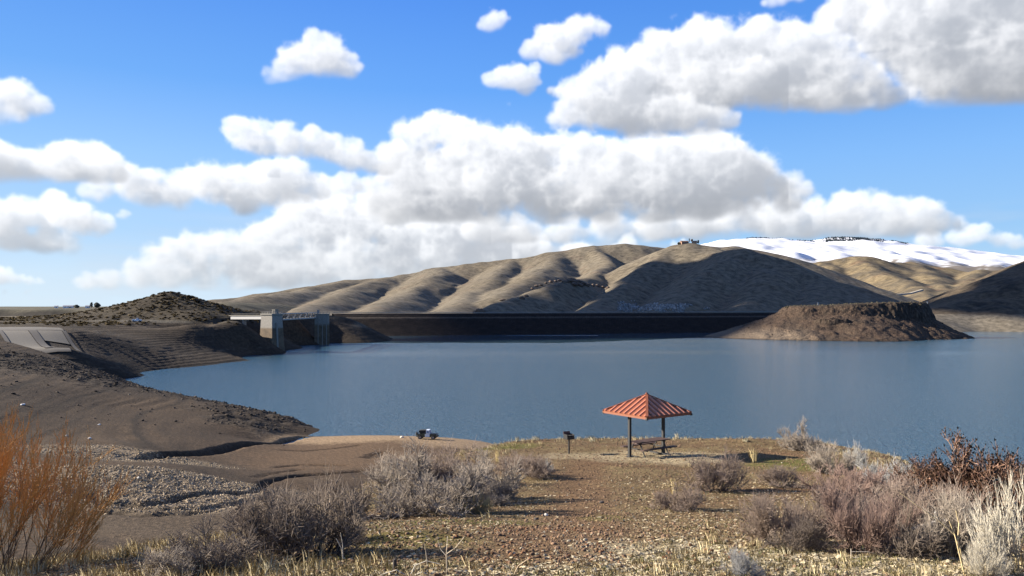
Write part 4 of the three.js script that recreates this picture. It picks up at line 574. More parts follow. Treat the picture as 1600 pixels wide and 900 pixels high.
{
  const outcrop = (label, spots, seed) => { const g = [], r = rng(seed); for (const [px, py, s] of spots) { const d0 = 1080; let best = null; for (let d = 1050; d < 1900; d += 4) { const k = (py - HOR) / F, x = (px - 800) / F * d; if (hills(x, d) > EYE - k * d) { best = [x, d]; break; } } if (!best) continue; const [x, d] = best; g.push(rockGeo(seed + g.length, 2, 1).scale(s * (1 + r() * 0.6), s * (0.5 + r() * 0.45), s).rotateY(r() * 6).translate(x, hills(x, d) + s * 0.15, -d)); } if (!g.length) return; const m = part(numbered('rock_outcrop'), join(...g), mat(.09, .066, .05, 1, { flatShading: true }), scene); describe(m, label, 'rock outcrop'); };
  outcrop('tall reddish crag standing on the middle of the grass hills', [[888, 441, 7], [894, 440, 8], [900, 442, 8], [906, 443, 7], [912, 445, 6], [897, 446, 6], [904, 447, 6], [917, 447, 5], [882, 441, 5]], 40);
  outcrop('low broken rock band trailing uphill from the reddish crag', [[868, 440, 4.5], [860, 441, 5], [853, 443, 4], [845, 446, 4], [838, 448, 4], [874, 439, 4], [832, 452, 4]], 60);
  outcrop('small dark rocks in the gully beside the reddish crag', [[926, 447, 4], [934, 448, 5], [942, 450, 4], [950, 451, 4]], 80);
  outcrop('dark knobbly rocks low on the hills just over the dam crest', [[748, 486, 5], [753, 488, 5], [742, 488, 4], [822, 464, 4], [816, 468, 4], [785, 470, 4]], 90);
  const r = rng(33), pl = []; while (pl.length < 900) { const px = 965 + r() * 150, py = 466 + r() * 23, f = fbm(px / 26, py / 9, 3) + 0.34 - Math.abs(py - lerp(482, 480, r())) / 26 - Math.max(0, px - 1070) / 120; if (f < 0.08 + r() * 0.2) continue; let best = null; for (let d = 960; d < 1500; d += 5) { const x = (px - 800) / F * d; if (hills(x, d) > EYE - (py - HOR) / F * d) { best = [x, d]; break; } } if (!best) { if (r() < 0.001) break; continue; } const s = 0.7 + r() * 1.2, v = 0.13 + r() * 0.2; pl.push([best[0], hills(...best) + s * 0.3, -best[1], s, s * 0.8, s, r() * 6, r(), [v, v * 0.98, v * 0.94]]); }
  scatter('talus_stones', stoneGeos[0], tinted, pl, 'pale talus stones spilled along the foot of the dark hill', 'rocks');
}
function farTree(name, label, x, y, z, h, w, c, group) { const t = thing(name, label, 'tree', x, y, z, 0, group); part('trunk', cyl(h * 0.035, h * 0.015, h * 0.5, 6), mat(.05, .04, .03), t); const r = rng(Math.round(x * 7 + h * 31)), g = []; for (let i = 0; i < 46; i++) { const k = r(), a = r() * 6.28, q = w * 0.5 * Math.sqrt(r()) * (1 - Math.abs(k - 0.4) * 1.1), s = w * (0.12 + r() * 0.12); g.push(new THREE.IcosahedronGeometry(s, 0).scale(1, 0.8, 1).rotateY(r() * 6).rotateX(r()).translate(Math.cos(a) * q, h * (0.28 + 0.68 * k), Math.sin(a) * q)); } part('crown', join(...g), mat(...c, 1, { flatShading: true }), t); return t; }
function farHouse(label, x, y, z, w, h, d, turn, wall, roofC) { const t = thing('house', label, 'house', x, y, z, turn), wl = part('wall', box(w, h + 2, d, 0, h / 2 - 1, 0), mat(...wall), t); const s = new THREE.Shape([new THREE.Vector2(-d / 2 - 0.4, h), new THREE.Vector2(d / 2 + 0.4, h), new THREE.Vector2(0, h + d * 0.28)]); part('roof', new THREE.ExtrudeGeometry(s, { depth: w + 0.8, bevelEnabled: false }).translate(0, 0.003, -w / 2 - 0.4).rotateY(Math.PI / 2), mat(...roofC), t); for (const k of [-0.28, 0.05, 0.3]) part('window', box(w * 0.12, h * 0.32, 0.1, w * k, h * 0.58, d / 2 + 0.04), mat(.03, .04, .05, 0.2), wl); part('door', box(w * 0.07, h * 0.6, 0.12, w * 0.18, h * 0.3, d / 2 + 0.04), mat(.1, .06, .04), wl); return t; }
{
  const on = (px, d) => { const x = (px - 800) / F * d; return [x, hills(x, d) - 0.3, -d]; };
  farHouse('low brown house on the very top of the round hill', ...on(1069, 1650), 16, 4, 9, 0.3, [.26, .16, .11], [.16, .09, .06]); farHouse('smaller tan house beside trees on the hilltop', ...on(1085, 1648), 10, 3.5, 8, -0.2, [.28, .22, .16], [.13, .1, .09]);
  farTree('conifer_tree', 'dark slim tree right beside the brown hilltop house', ...on(1077, 1646), 10, 3.4, [.022, .028, .018]); farTree('conifer_tree', 'dark bushy tree at the end of the hilltop by the slope', ...on(1091, 1647), 9, 5, [.022, .028, .018]); farTree('conifer_tree', 'grey leafless tree between the two hilltop houses', ...on(1081, 1648), 9.5, 5, [.14, .12, .1]); farTree('conifer_tree', 'low dark tree at the far end of the brown hilltop house', ...on(1061, 1650), 5, 7, [.025, .03, .02]);
  const pl = (px, d) => { const x = (px - 800) / F * d; return [x, 24.2, -d]; };
  farHouse('long white building on the plateau horizon', ...pl(107, 1400), 16, 3.4, 7, 0.2, [.7, .7, .68], [.3, .3, .32]); farHouse('tiny white shed alone on the plateau horizon', ...pl(88, 1400), 5, 3.4, 5, 0.2, [.72, .72, .7], [.4, .4, .42]); farHouse('white shed below the plateau trees', ...pl(137, 1350), 6, 3.6, 6, 0.2, [.7, .7, .7], [.35, .35, .36]);
  farTree('plateau_tree', 'round dark tree on the plateau beside the knoll', ...pl(151, 1350), 9, 11, [.03, .032, .02]); farTree('plateau_tree', 'slim dark tree above the white plateau shed', ...pl(143, 1350), 10, 5, [.03, .032, .02]); farTree('plateau_tree', 'low dark tree behind the long white plateau building', ...pl(120, 1390), 5, 9, [.04, .04, .025]);
  const r = rng(71), fo = []; for (let i = 0; i < 6000; i++) { const px = 1164 + Math.pow(r(), 0.9) * 420; if (fbm(px / 30, 3, 3) + (px < 1225 ? 0.45 : px > 1290 && px < 1360 ? 0.45 : px < 1420 ? 0.15 : -0.05) < 0.02 + r() * 0.35) continue; const d = 11900 + r() * 700, x = (px - 800) / F * d, h = 10 + r() * 12; fo.push([x, snowH(x, d) + h * 0.4, -d, h * 0.6, h, h * 0.6, 0, 0, [.03, .04, .045]]); }
  scatter('ridge_forest', new THREE.ConeGeometry(1, 1, 5), tinted, fo, 'thin dark forest along the crest of the snowy mountain', 'forest');
}
// embanked roads
function embankment(name, label, pts, w, deep, c) { const g = []; for (let i = 1; i < pts.length; i++) { const a = pts[i - 1], b = pts[i]; g.push(beam([a[0], a[1] - deep / 2, a[2]], [b[0], b[1] - deep / 2, b[2]], w, deep)); } structure(name, join(...g), mat(...c, 1, { map: concreteTex }), label, 'road'); }
embankment('hill_road', 'pale road climbing the hillside beyond the island', [cam(1320, 468, 1900), cam(1362, 463.5, 1950), cam(1395, 460, 2000), cam(1422, 457.5, 2060), cam(1441, 452, 2100)], 7, 4, [.42, .39, .34]);
embankment('shore_road', 'thin pale road along the foot of the dark hill', [cam(1066, 489, 1010), cam(1110, 487.5, 1000), cam(1160, 486.2, 990), cam(1230, 485, 985), cam(1300, 484, 980)], 5, 3, [.24, .22, .19]);
{ const g = (px, d) => { const x = (px - 800) / F * d; return [x, isle(x, d), -d]; }; for (const [px, d, label] of [[1278, 693, 'small white marker post on the low end of the island top'], [1449, 694, 'small white marker post above the tall island cliffs']]) { const t = thing('marker_post', label, 'marker', ...g(px, d)); part('post', cyl(0.25, 0.2, 2.6, 8, 0, -0.5, 0), whitePaint, t); part('board', box(1.2, 1.1, 0.12, 0, 2.2, 0), whitePaint, t); } }

// ------------------------------------------------------------------ shrubs: stems, branches and twigs grown as thin three sided prisms
class Wood {
  constructor() { this.P = []; this.N = []; this.I = []; this.C = null; }
  seg(a, b, ra, rb) {
    const dx = b[0] - a[0], dy = b[1] - a[1], dz = b[2] - a[2], l = Math.hypot(dx, dy, dz) || 1e-6, tx = dx / l, ty = dy / l, tz = dz / l;
    let ux = ty, uy = -tx, uz = 0; if (Math.abs(tz) > 0.9) { ux = 0; uy = tz; uz = -ty; } const m = Math.hypot(ux, uy, uz); ux /= m; uy /= m; uz /= m;
    const vx = ty * uz - tz * uy, vy = tz * ux - tx * uz, vz = tx * uy - ty * ux, o = this.P.length / 3;
    for (let k = 0; k < 3; k++) { const c = Math.cos(k * 2.0944 + 0.4), s = Math.sin(k * 2.0944 + 0.4), nx = ux * c + vx * s, ny = uy * c + vy * s, nz = uz * c + vz * s; this.P.push(a[0] + nx * ra, a[1] + ny * ra, a[2] + nz * ra, b[0] + nx * rb, b[1] + ny * rb, b[2] + nz * rb); this.N.push(nx, ny, nz, nx, ny, nz); }
    for (let k = 0; k < 3; k++) { const p = o + k * 2, q = o + ((k + 1) % 3) * 2; this.I.push(p, q, q + 1, p, q + 1, p + 1); }
  }
  leaf(p, d, n, w, l) { const o = this.P.length / 3; for (const [s, t] of [[-0.5, 0], [0.5, 0], [0, 1]]) { this.P.push(p[0] + n[0] * w * s + d[0] * l * t, p[1] + n[1] * w * s + d[1] * l * t, p[2] + n[2] * w * s + d[2] * l * t); const c = [d[1] * n[2] - d[2] * n[1], d[2] * n[0] - d[0] * n[2], d[0] * n[1] - d[1] * n[0]]; this.N.push(...c); } this.I.push(o, o + 1, o + 2); }
  build() { const g = new THREE.BufferGeometry(); g.setAttribute('position', new THREE.Float32BufferAttribute(this.P, 3)); g.setAttribute('normal', new THREE.Float32BufferAttribute(this.N, 3)); g.setIndex(this.I); return g; }
}
const norm = (v) => { const l = Math.hypot(...v) || 1; return [v[0] / l, v[1] / l, v[2] / l]; };
// a shrub about 1 m high and 1 m in radius
function growShrub(seed, o) {
  const r = rng(seed), stems = new Wood(), twigs = new Wood(), fine = new Wood(), g = () => (r() + r() + r()) / 1.5 - 1;
  const run = (wood, p, d, len, rad, n, up, wig, tip, each) => { const s = len / n; for (let i = 0; i < n; i++) { d = norm([d[0] + g() * wig, d[1] + g() * wig + up, d[2] + g() * wig]); const q = [p[0] + d[0] * s, p[1] + d[1] * s, p[2] + d[2] * s], ra = lerp(rad, rad * tip, i / n), rb = lerp(rad, rad * tip, (i + 1) / n); wood.seg(p, q, ra, rb); each?.(q, d, (i + 1) / n); p = q; } };
  const off = (d, a) => { const q = norm([g(), g() * 0.7 + 0.12, g()]); return norm([d[0] + q[0] * a, d[1] + q[1] * a, d[2] + q[2] * a]); };
  for (let k = 0; k < o.stems; k++) {
    const a = r() * 6.283, e = Math.pow(r(), o.lean ?? 0.8), d = norm([Math.cos(a) * e * o.wide, 1 - e * 0.55 + o.rise, Math.sin(a) * e * o.wide]), len = (0.62 + 0.45 * r()) * (1 - 0.12 * e);
    const b = [Math.cos(a) * 0.1 * r() * o.foot, -0.06, Math.sin(a) * 0.1 * r() * o.foot];
    run(stems, b, d, len, o.thick * (0.6 + 0.7 * r()), 6, o.up, o.wig, 0.28, (p, q, t) => {
      if (t < o.bare) return;
      for (let j = 0; j < o.side; j++) if (r() < 0.9) run(twigs, p, off(q, o.spread), o.sideLen * (0.55 + 0.8 * r()) * (1.15 - 0.5 * t), o.twig * 1.7, 3, o.up * 0.7, o.wig, 0.5, (p2, q2, t2) => {
        for (let m = 0; m < o.tips; m++) run(fine, p2, off(q2, o.spread * 0.9), o.tipLen * (0.4 + 0.9 * r()), o.twig, 2, o.up * 0.5, o.wig, 0.35, o.leaves ? (p3, q3) => { for (let z = 0; z < o.leaves; z++) fine.leaf(p3, off(q3, 1.2), norm([g(), g(), g()]), o.leafW * (0.6 + 0.8 * r()), o.leafL * (0.6 + 0.8 * r())); } : null);
      });
    });
  }
  return [stems.build(), twigs.build(), fine.build()];
}
const sage = { stems: 26, wide: 2.1, rise: -0.05, foot: 2.8, lean: 0.55, thick: 0.017, up: 0.05, wig: 0.3, bare: 0.2, side: 3, spread: 1.25, sideLen: 0.3, twig: 0.0062, tips: 3, tipLen: 0.19 };
const open = { ...sage, stems: 19, wide: 1.8, rise: 0.1, side: 3, sideLen: 0.36, tips: 3, tipLen: 0.22, thick: 0.019, wig: 0.27 };
const brush = { stems: 60, wide: 1.8, rise: 0.1, foot: 2.2, lean: 0.6, thick: 0.0095, up: 0.06, wig: 0.13, bare: 0.4, side: 2, spread: 0.55, sideLen: 0.28, twig: 0.0055, tips: 2, tipLen: 0.16 };
const redTwig = { ...sage, stems: 30, wide: 1.7, rise: 0.1, up: 0.07, wig: 0.22, side: 3, spread: 0.9, sideLen: 0.32, tips: 4, tipLen: 0.18, twig: 0.005, thick: 0.013 };
const leafy = { ...sage, stems: 24, wide: 2.0, rise: 0.0, thick: 0.022, side: 4, spread: 1.2, sideLen: 0.32, tips: 3, tipLen: 0.15, leaves: 3, leafW: 0.024, leafL: 0.036, bare: 0.2, wig: 0.28 };
const KINDS = { sage: [growShrub(101, sage), growShrub(102, sage), growShrub(103, open), growShrub(104, open)], brush: [growShrub(201, brush), growShrub(202, brush)], red: [growShrub(301, redTwig), growShrub(302, redTwig)], leafy: [growShrub(401, leafy), growShrub(402, leafy)] };
const bark = (a, b, c) => [mat(...a, 1), mat(...b, 1), mat(...c, 1)];
const LOOKS = {
  grey: bark([.09, .07, .053], [.2, .165, .13], [.285, .242, .195]), dark: bark([.06, .048, .038], [.115, .09, .07], [.18, .144, .114]), mauve: bark([.075, .057, .044], [.17, .128, .1], [.245, .19, .152]),
  red: bark([.075, .055, .044], [.165, .11, .086], [.24, .165, .132]), pale: bark([.19, .16, .12], [.42, .38, .30], [.52, .48, .39]), silver: bark([.12, .11, .09], [.30, .29, .27], [.36, .35, .33]), rust: bark([.075, .058, .046], [.19, .138, .108], [.29, .172, .118]), straw: bark([.2, .16, .08], [.40, .32, .16], [.46, .37, .19]),
};
let shrubNo = 0;
function shrub(kind, look, px, py, w, h, label, category = 'shrub', group, variant) {
  const p = hit(px, py, 5, 60); if (!p) { console.log('no ground', px, py); return; }
  const d = -p[2], W = w / F * d / 2, Hh = h / F * d, geos = KINDS[kind], [a, b, c] = geos[(variant ?? shrubNo) % geos.length], [m0, m1, m2] = LOOKS[look];
  const name = { sage: 'sagebrush_shrub', brush: 'rabbitbrush_shrub', red: 'reddish_shrub', leafy: 'leafy_shrub' }[kind], t = thing(name, label, category, p[0], p[1] - 0.03, p[2], shrubNo * 2.4, group); shrubNo++;
  part('stems', a, m0, t); part('branches', b, m1, t); part('twigs', c, m2, t);
  t.scale.set(W * 1.05, Hh * 0.92, Math.min(W, Hh * 1.3) * 1.05);
}
// between the path and the lake bed
shrub('sage', 'grey', 672, 802, 170, 112, 'large grey bush, the tallest of the thicket between the lake bed and the path');
shrub('sage', 'grey', 745, 782, 120, 92, 'grey bush joining the tallest thicket bush on its path side');
shrub('sage', 'grey', 622, 770, 110, 80, 'grey bush behind the small pale rounded bush in the thicket');
shrub('sage', 'mauve', 705, 760, 120, 72, 'brownish bush at the back of the thicket, below the off-road car', 'shrub', null, 2);
shrub('brush', 'silver', 612, 768, 42, 50, 'small pale rounded bush in front of the thicket');
shrub('sage', 'grey', 770, 788, 80, 42, 'low grey bush at the path edge of the thicket');
shrub('brush', 'straw', 738, 802, 60, 40, 'straw coloured low bush in front of the thicket');
shrub('sage', 'mauve', 838, 746, 58, 40, 'small mauve bush by itself near the grill side of the path');
shrub('brush', 'silver', 852, 742, 30, 26, 'tiny silvery bush touching the small mauve bush');
shrub('sage', 'mauve', 800, 735, 60, 36, 'thin mauve bush on the grass between the thicket and the grill');
// lower corner of the hillside
shrub('sage', 'dark', 490, 868, 180, 142, 'big dark bush overhanging the path bank, with pale inner stems');
shrub('sage', 'dark', 420, 878, 165, 124, 'dark bush beside the big overhanging bush, on the lake bed side');
shrub('sage', 'dark', 535, 812, 100, 78, 'dark bush peeking out behind the big overhanging bush', 'shrub', null, 2);
shrub('sage', 'dark', 450, 836, 140, 92, 'dark bush at the back against the mud flat tracks');
shrub('sage', 'dark', 335, 893, 145, 92, 'low dark bush nearest the orange willow');
shrub('sage', 'grey', 270, 902, 110, 60, 'sparse low bush on the slope edge by the orange willow', 'shrub', null, 3);
shrub('sage', 'dark', 545, 850, 60, 50, 'small dark bush at the foot of the path bank');
// beyond the path
shrub('sage', 'mauve', 1058, 796, 76, 50, 'low mauve bush with straw stalks, closest bush to the middle of the path');
shrub('sage', 'mauve', 1122, 768, 90, 74, 'medium mauve bush standing on the shelter side of the low straw stalked bush');
shrub('sage', 'mauve', 1220, 760, 64, 38, 'low wide mauve bush on open ground beside the path bushes');
shrub('sage', 'grey', 1250, 702, 64, 48, 'lone grey bush on the crest against the lake');
shrub('sage', 'grey', 1298, 738, 72, 58, 'round grey bush on the crest next to the silvery one');
shrub('brush', 'silver', 1336, 730, 36, 40, 'silvery bush on the crest against the lake');
shrub('sage', 'silver', 1384, 772, 90, 66, 'silver grey bush standing against the water above the reddish bushes', 'shrub', null, 2);
// thick bank of bushes
shrub('red', 'mauve', 1212, 850, 118, 100, 'spreading mauve bush at the path end of the bush bank');
shrub('sage', 'mauve', 1290, 842, 120, 96, 'dense mauve bush between the spreading mauve bush and the reddish one');
shrub('red', 'red', 1352, 864, 130, 128, 'reddish twiggy bush in the middle of the bush bank');
shrub('red', 'red', 1330, 800, 150, 80, 'reddish bush behind the bush bank, below the crest bushes');
shrub('sage', 'dark', 1420, 868, 120, 90, 'dark bush over the weathered white log');
shrub('sage', 'mauve', 1430, 836, 150, 100, 'tangled mauve bush above the weathered white log', 'shrub', null, 3);
shrub('leafy', 'rust', 1455, 792, 110, 84, 'rust brown leafy bush against the water, smaller of the pair');
shrub('leafy', 'rust', 1500, 818, 130, 118, 'middle rust brown bush of the row against the water');
shrub('leafy', 'rust', 1548, 820, 185, 142, 'large rust brown bush rising highest against the water');
shrub('leafy', 'rust', 1606, 826, 130, 124, 'rust brown bush behind the bright rabbitbrush, at the end of the row');
shrub('sage', 'mauve', 1490, 832, 120, 90, 'mauve bush filling the gap below the two rust brown bushes');
shrub('sage', 'grey', 1500, 872, 120, 120, 'pale tangled bush beside the bright rabbitbrush');
shrub('brush', 'pale', 1592, 895, 130, 150, 'bright whitish rabbitbrush at the end of the bush bank');
shrub('brush', 'pale', 1540, 902, 70, 66, 'small whitish rabbitbrush at the foot of the bright one');
shrub('sage', 'silver', 1160, 900, 64, 52, 'bleached stubby bush at the bottom of the gravel patch', 'shrub', null, 3);

shrub('sage', 'dark', 1252, 860, 90, 62, 'low dark bush at the foot of the spreading mauve bush');
shrub('sage', 'mauve', 1385, 830, 130, 84, 'mauve bush behind the reddish twiggy bush, towards the rust brown pair', 'shrub', null, 0);
shrub('sage', 'grey', 1470, 868, 90, 70, 'thin grey bush beside the end of the weathered white log', 'shrub', null, 2);

// orange willow
{
  const r = rng(909), cane = new Wood(), wand = new Wood(), tip = new Wood(), g = () => (r() + r() + r()) / 1.5 - 1, p0 = [-8.3, 0, -12.4], y0 = shoreBase(p0[0], 12.4);
  const t = thing('willow_bush', 'tall bright orange willow bush at the edge of the lake bed', 'willow', p0[0], y0 - 0.35, p0[2]);
  for (let k = 0; k < 78; k++) {
    const a = r() * 6.283, e = Math.sqrt(r()); let d = norm([Math.cos(a) * e * 0.85 + 0.03, 1, Math.sin(a) * e * 0.7]), p = [Math.cos(a) * e * 0.9, 0, Math.sin(a) * e * 0.7];
    const len = (1.9 + r() * 1.05) * (1 - 0.28 * e) * (r() < 0.06 ? 1.22 : 1), n = 9;
    for (let i = 0; i < n; i++) {
      d = norm([d[0] + g() * 0.36, d[1] + 0.05 + g() * 0.14, d[2] + g() * 0.36]); const q = p.map((v, c) => v + d[c] * len / n), ra = lerp(0.011, 0.003, i / n), f = i / n; (f < 0.45 ? cane : wand).seg(p, q, ra, lerp(0.011, 0.003, (i + 1) / n));
      if (f > 0.18) for (let j = 0; j < (f < 0.4 ? 1 : 4); j++) { let e2 = norm([d[0] + g() * 1.3, d[1] + 0.1 + g() * 0.6, d[2] + g() * 1.3]), u = q; const l2 = (0.34 + 0.4 * r()) * (1.05 - 0.4 * f); for (let s = 0; s < 3; s++) { e2 = norm([e2[0] + g() * 0.3, e2[1] + 0.12, e2[2] + g() * 0.3]); const v = u.map((x, c) => x + e2[c] * l2 / 3); (f > 0.36 ? tip : cane).seg(u, v, 0.0048 - s * 0.001, 0.0038 - s * 0.001); for (let z = 0; z < (s ? 2 : 1); z++) { const e3 = norm([e2[0] + g() * 0.5, e2[1] + 0.2, e2[2] + g() * 0.5]); tip.seg(v, v.map((x, c) => x + e3[c] * (0.1 + 0.16 * r())), 0.004, 0.002); } u = v; } }
      p = q;
    }
  }
  part('canes', cane.build(), mat(.07, .055, .042), t); part('branches', wand.build(), mat(.20, .12, .06), t).userData.kind = 'stuff'; part('twigs', tip.build(), mat(.46, .235, .065), t).userData.kind = 'stuff';
}

// ------------------------------------------------------------------ ground cover of the near hillside
function tuftGeo(seed, n, h, lean, w) { const r = rng(seed), P = [], N = [], I = []; for (let i = 0; i < n; i++) { const a = r() * 6.283, l = lean * (0.3 + r()), hh = h * (0.5 + 0.6 * r()), bx = (r() - 0.5) * 0.16, bz = (r() - 0.5) * 0.16, cx = Math.cos(a), cz = Math.sin(a), o = P.length / 3, ww = w * (0.6 + 0.6 * r()); P.push(bx - cz * ww, 0, bz + cx * ww, bx + cz * ww, 0, bz - cx * ww, bx + cx * l * 0.4 * hh - cz * ww * 0.7, hh * 0.6, bz + cz * l * 0.4 * hh + cx * ww * 0.7, bx + cx * l * 0.4 * hh + cz * ww * 0.7, hh * 0.6, bz + cz * l * 0.4 * hh - cx * ww * 0.7, bx + cx * l * hh, hh * (1 - 0.3 * l), bz + cz * l * hh); for (let k = 0; k < 5; k++) N.push(cx * 0.6, 0.7, cz * 0.6); I.push(o, o + 1, o + 3, o, o + 3, o + 2, o + 2, o + 3, o + 4); } const g = new THREE.BufferGeometry(); g.setAttribute('position', new THREE.Float32BufferAttribute(P, 3)); g.setAttribute('normal', new THREE.Float32BufferAttribute(N, 3)); g.setIndex(I); return g; }
const pathAt = (x, d) => smooth(1.8, 0.8, Math.abs(x - trail(d)) + 0.9 * fbm(x * 0.4, d * 0.4, 2)) * smooth(9.5, 12, d) * smooth(42, 36, d);
{
  const r = rng(1234), tufts = [], tall = [], litter = [], pebbles = [], clods = [];
  const patch = [[2.5, 11.2, 1.7, 2.2], [4.6, 10.0, 2.6, 1.5], [2.5, 8.2, 5, 1.4], [-2.4, 9.6, 2.6, 1.3], [-1.7, 14.3, 1.6, 0.5]];
  for (let k = 0; k < 240000; k++) {
    const d = 6 + Math.pow(r(), 1.5) * 50, x = (r() * 2 - 1) * (d * 0.68 + 2); const o = outside(BROW, x, d); if (o > 3) continue;
    let g = 0.16 + 0.9 * fbm(x * 0.5 + 11, d * 0.5, 3) ; let pt = 0; for (const [a, b, c, e] of patch.slice(0, 3)) pt = Math.max(pt, clamp(1.6 - 1.3 * Math.hypot((x - a) / c, (d - b) / e) + 0.9 * fbm(x * 1.2, d * 1.2, 3))); for (const [a, b, c, e] of patch) g = Math.max(g, 1.1 - Math.hypot((x - a) / c, (d - b) / e) + 0.5 * fbm(x, d, 2));
    if (o > -1.6) g = Math.max(g, 0.55 + fbm(x * 0.6, d * 0.6, 2)); if (d < 10.4 && x < -1) g += 0.3; g -= pathAt(x, d) * 0.9; if (Math.hypot(x - 7.1, d - 42) < 2.6) g -= 0.7;
    const y = shoreBase(x, d), q = r();
    if (q < 0.16 && r() < g * 1.1) { const s = 0.5 + r() * 0.7, v = 0.75 + r() * 0.5, gr = r() < 0.24; tufts.push([x, y - 0.01, -d, s, s * (0.6 + r() * 0.7), s, r() * 6.28, 0, gr ? [.16 * v, .16 * v, .06 * v] : [.40 * v, .325 * v, .18 * v]]); }
    else if (q < 0.19 && r() < g * 0.9 && (o > -2 || (d < 10.8 && r() < (x < -1.6 ? 0.5 : 0.02)) || r() < 0.03)) { const s = 0.8 + r() * 0.7, v = 0.8 + r() * 0.45; tall.push([x, y - 0.01, -d, s, s, s, r() * 6.28, 0, [.47 * v, .39 * v, .23 * v]]); }
    else if (q < 0.72 && d < 34 && r() > 0.8 * pathAt(x, d) && r() > 0.25) { const s = 0.010 + r() * 0.02 + d * 0.0003, v = 0.5 + r() * 0.7, pale = r() < 0.14 + 0.32 * clamp(g) + 0.62 * pt; litter.push([x, y + 0.006, -d, s * (1 + 2 * r()), s, s * 1.0, r() * 6.28, (r() - 0.5) * 1.2, pale ? [.44 * v, .375 * v, .25 * v] : r() < 0.5 ? [.115 * v, .077 * v, .042 * v] : [.235 * v, .17 * v, .095 * v]]); }
    else if (q < 0.83) { const s = 0.008 + Math.pow(r(), 4) * 0.03 + d * 0.0003, v = 0.6 + r() * 0.7; pebbles.push([x, y + s * 0.15, -d, s * (0.8 + r() * 0.6), s * 0.7, s, r() * 6.28, r(), r() < 0.03 + 0.7 * pt ? [.27 * v, .235 * v, .17 * v] : [.17 * v, .11 * v, .07 * v]]); }
  }
  for (let k = 0; k < 2200; k++) { const d = 10 + r() * 8, x = -2.5 + r() * 6; if (fbm(x * 0.3 + 20, d * 0.22 + 7, 3) + 0.2 * (x < 1.5) < 0.1 + r() * 0.2) continue; const s = 0.006 + Math.pow(r(), 4) * 0.034, v = 0.5 + r() * 0.7; clods.push([x, shoreBase(x, d) + s * 0.2, -d, s * 1.2, s * 0.8, s, r() * 6, r(), [.155 * v, .082 * v, .044 * v]]); }
  for (const [k, c] of [[tufts, 26000], [tall, 6000], [litter, 100000], [pebbles, 30000]]) if (k.length > c) k.length = c;
  scatter('dry_grass', tuftGeo(5, 18, 0.085, 1.3, 0.004), tintedLeaf, tufts, 'short dry grass tufts covering the hillside', 'grass');
  scatter('tall_dry_grass', tuftGeo(6, 18, 0.22, 0.6, 0.004), tintedLeaf, tall, 'taller pale dry grass along the brow and the bottom edge', 'grass');
  scatter('leaf_litter', new THREE.BoxGeometry(1, 0.25, 1), tinted, litter, 'dry leaf and twig litter over the brown soil', 'litter');
  scatter('pebbles', stoneGeos[1], tinted, pebbles, 'small pebbles strewn over the hillside soil', 'pebbles');
  scatter('soil_clods', stoneGeos[2], tinted, clods, 'crumbly red soil clods in the washed path', 'soil');
  console.log('cover', tufts.length, tall.length, litter.length, pebbles.length, clods.length);
}
// straw clumps one can tell apart
const clumpGeo = [tuftGeo(31, 90, 0.55, 0.45, 0.006), tuftGeo(32, 70, 0.55, 0.6, 0.006)], strawMat = mat(.50, .40, .20, 1, { side: THREE.DoubleSide }), paleStraw = mat(.5, .45, .31, 1, { side: THREE.DoubleSide });
[[1178, 722, 40, 24, 'golden straw clump by the dark shadow on the low mound', 0], [778, 722, 24, 28, 'golden straw clump at the far edge of the thicket', 0], [808, 690, 22, 9, 'pale straw tuft on the grassy brow above the beach', 1], [836, 688, 26, 9, 'pale straw tuft in the middle of the grassy brow', 1], [926, 690, 34, 10, 'pale straw tuft on the brow beside the grill', 1], [1058, 686, 20, 12, 'pale straw tuft on the brow just past the shelter', 1], [1165, 690, 26, 7, 'pale straw tuft on the brow above the golden clump', 1], [566, 792, 36, 34, 'straw clump between the two dark thickets', 0], [500, 868, 40, 36, 'pale grass clump under the big overhanging bush', 1], [420, 896, 70, 36, 'pale grass clump at the bottom below the dark bushes', 1], [1055, 775, 40, 30, 'golden stalks sticking up through the low mauve bush', 0], [1228, 866, 60, 22, 'pale grass clump under the spreading mauve bush', 1]].forEach(([px, py, w, h, label, k], i) => { const p = hit(px, py, 5, 60); if (!p) { console.log('no', px, py); return; } const d = -p[2], t = part(numbered('straw_clump'), clumpGeo[i % 2], k ? paleStraw : strawMat, scene); t.position.set(p[0], p[1] - 0.02, p[2]); t.rotation.y = i * 1.9; const s = w / F * d / 0.75; t.scale.set(s, h / F * d / 0.5, s); describe(t, label, 'grass clump'); });
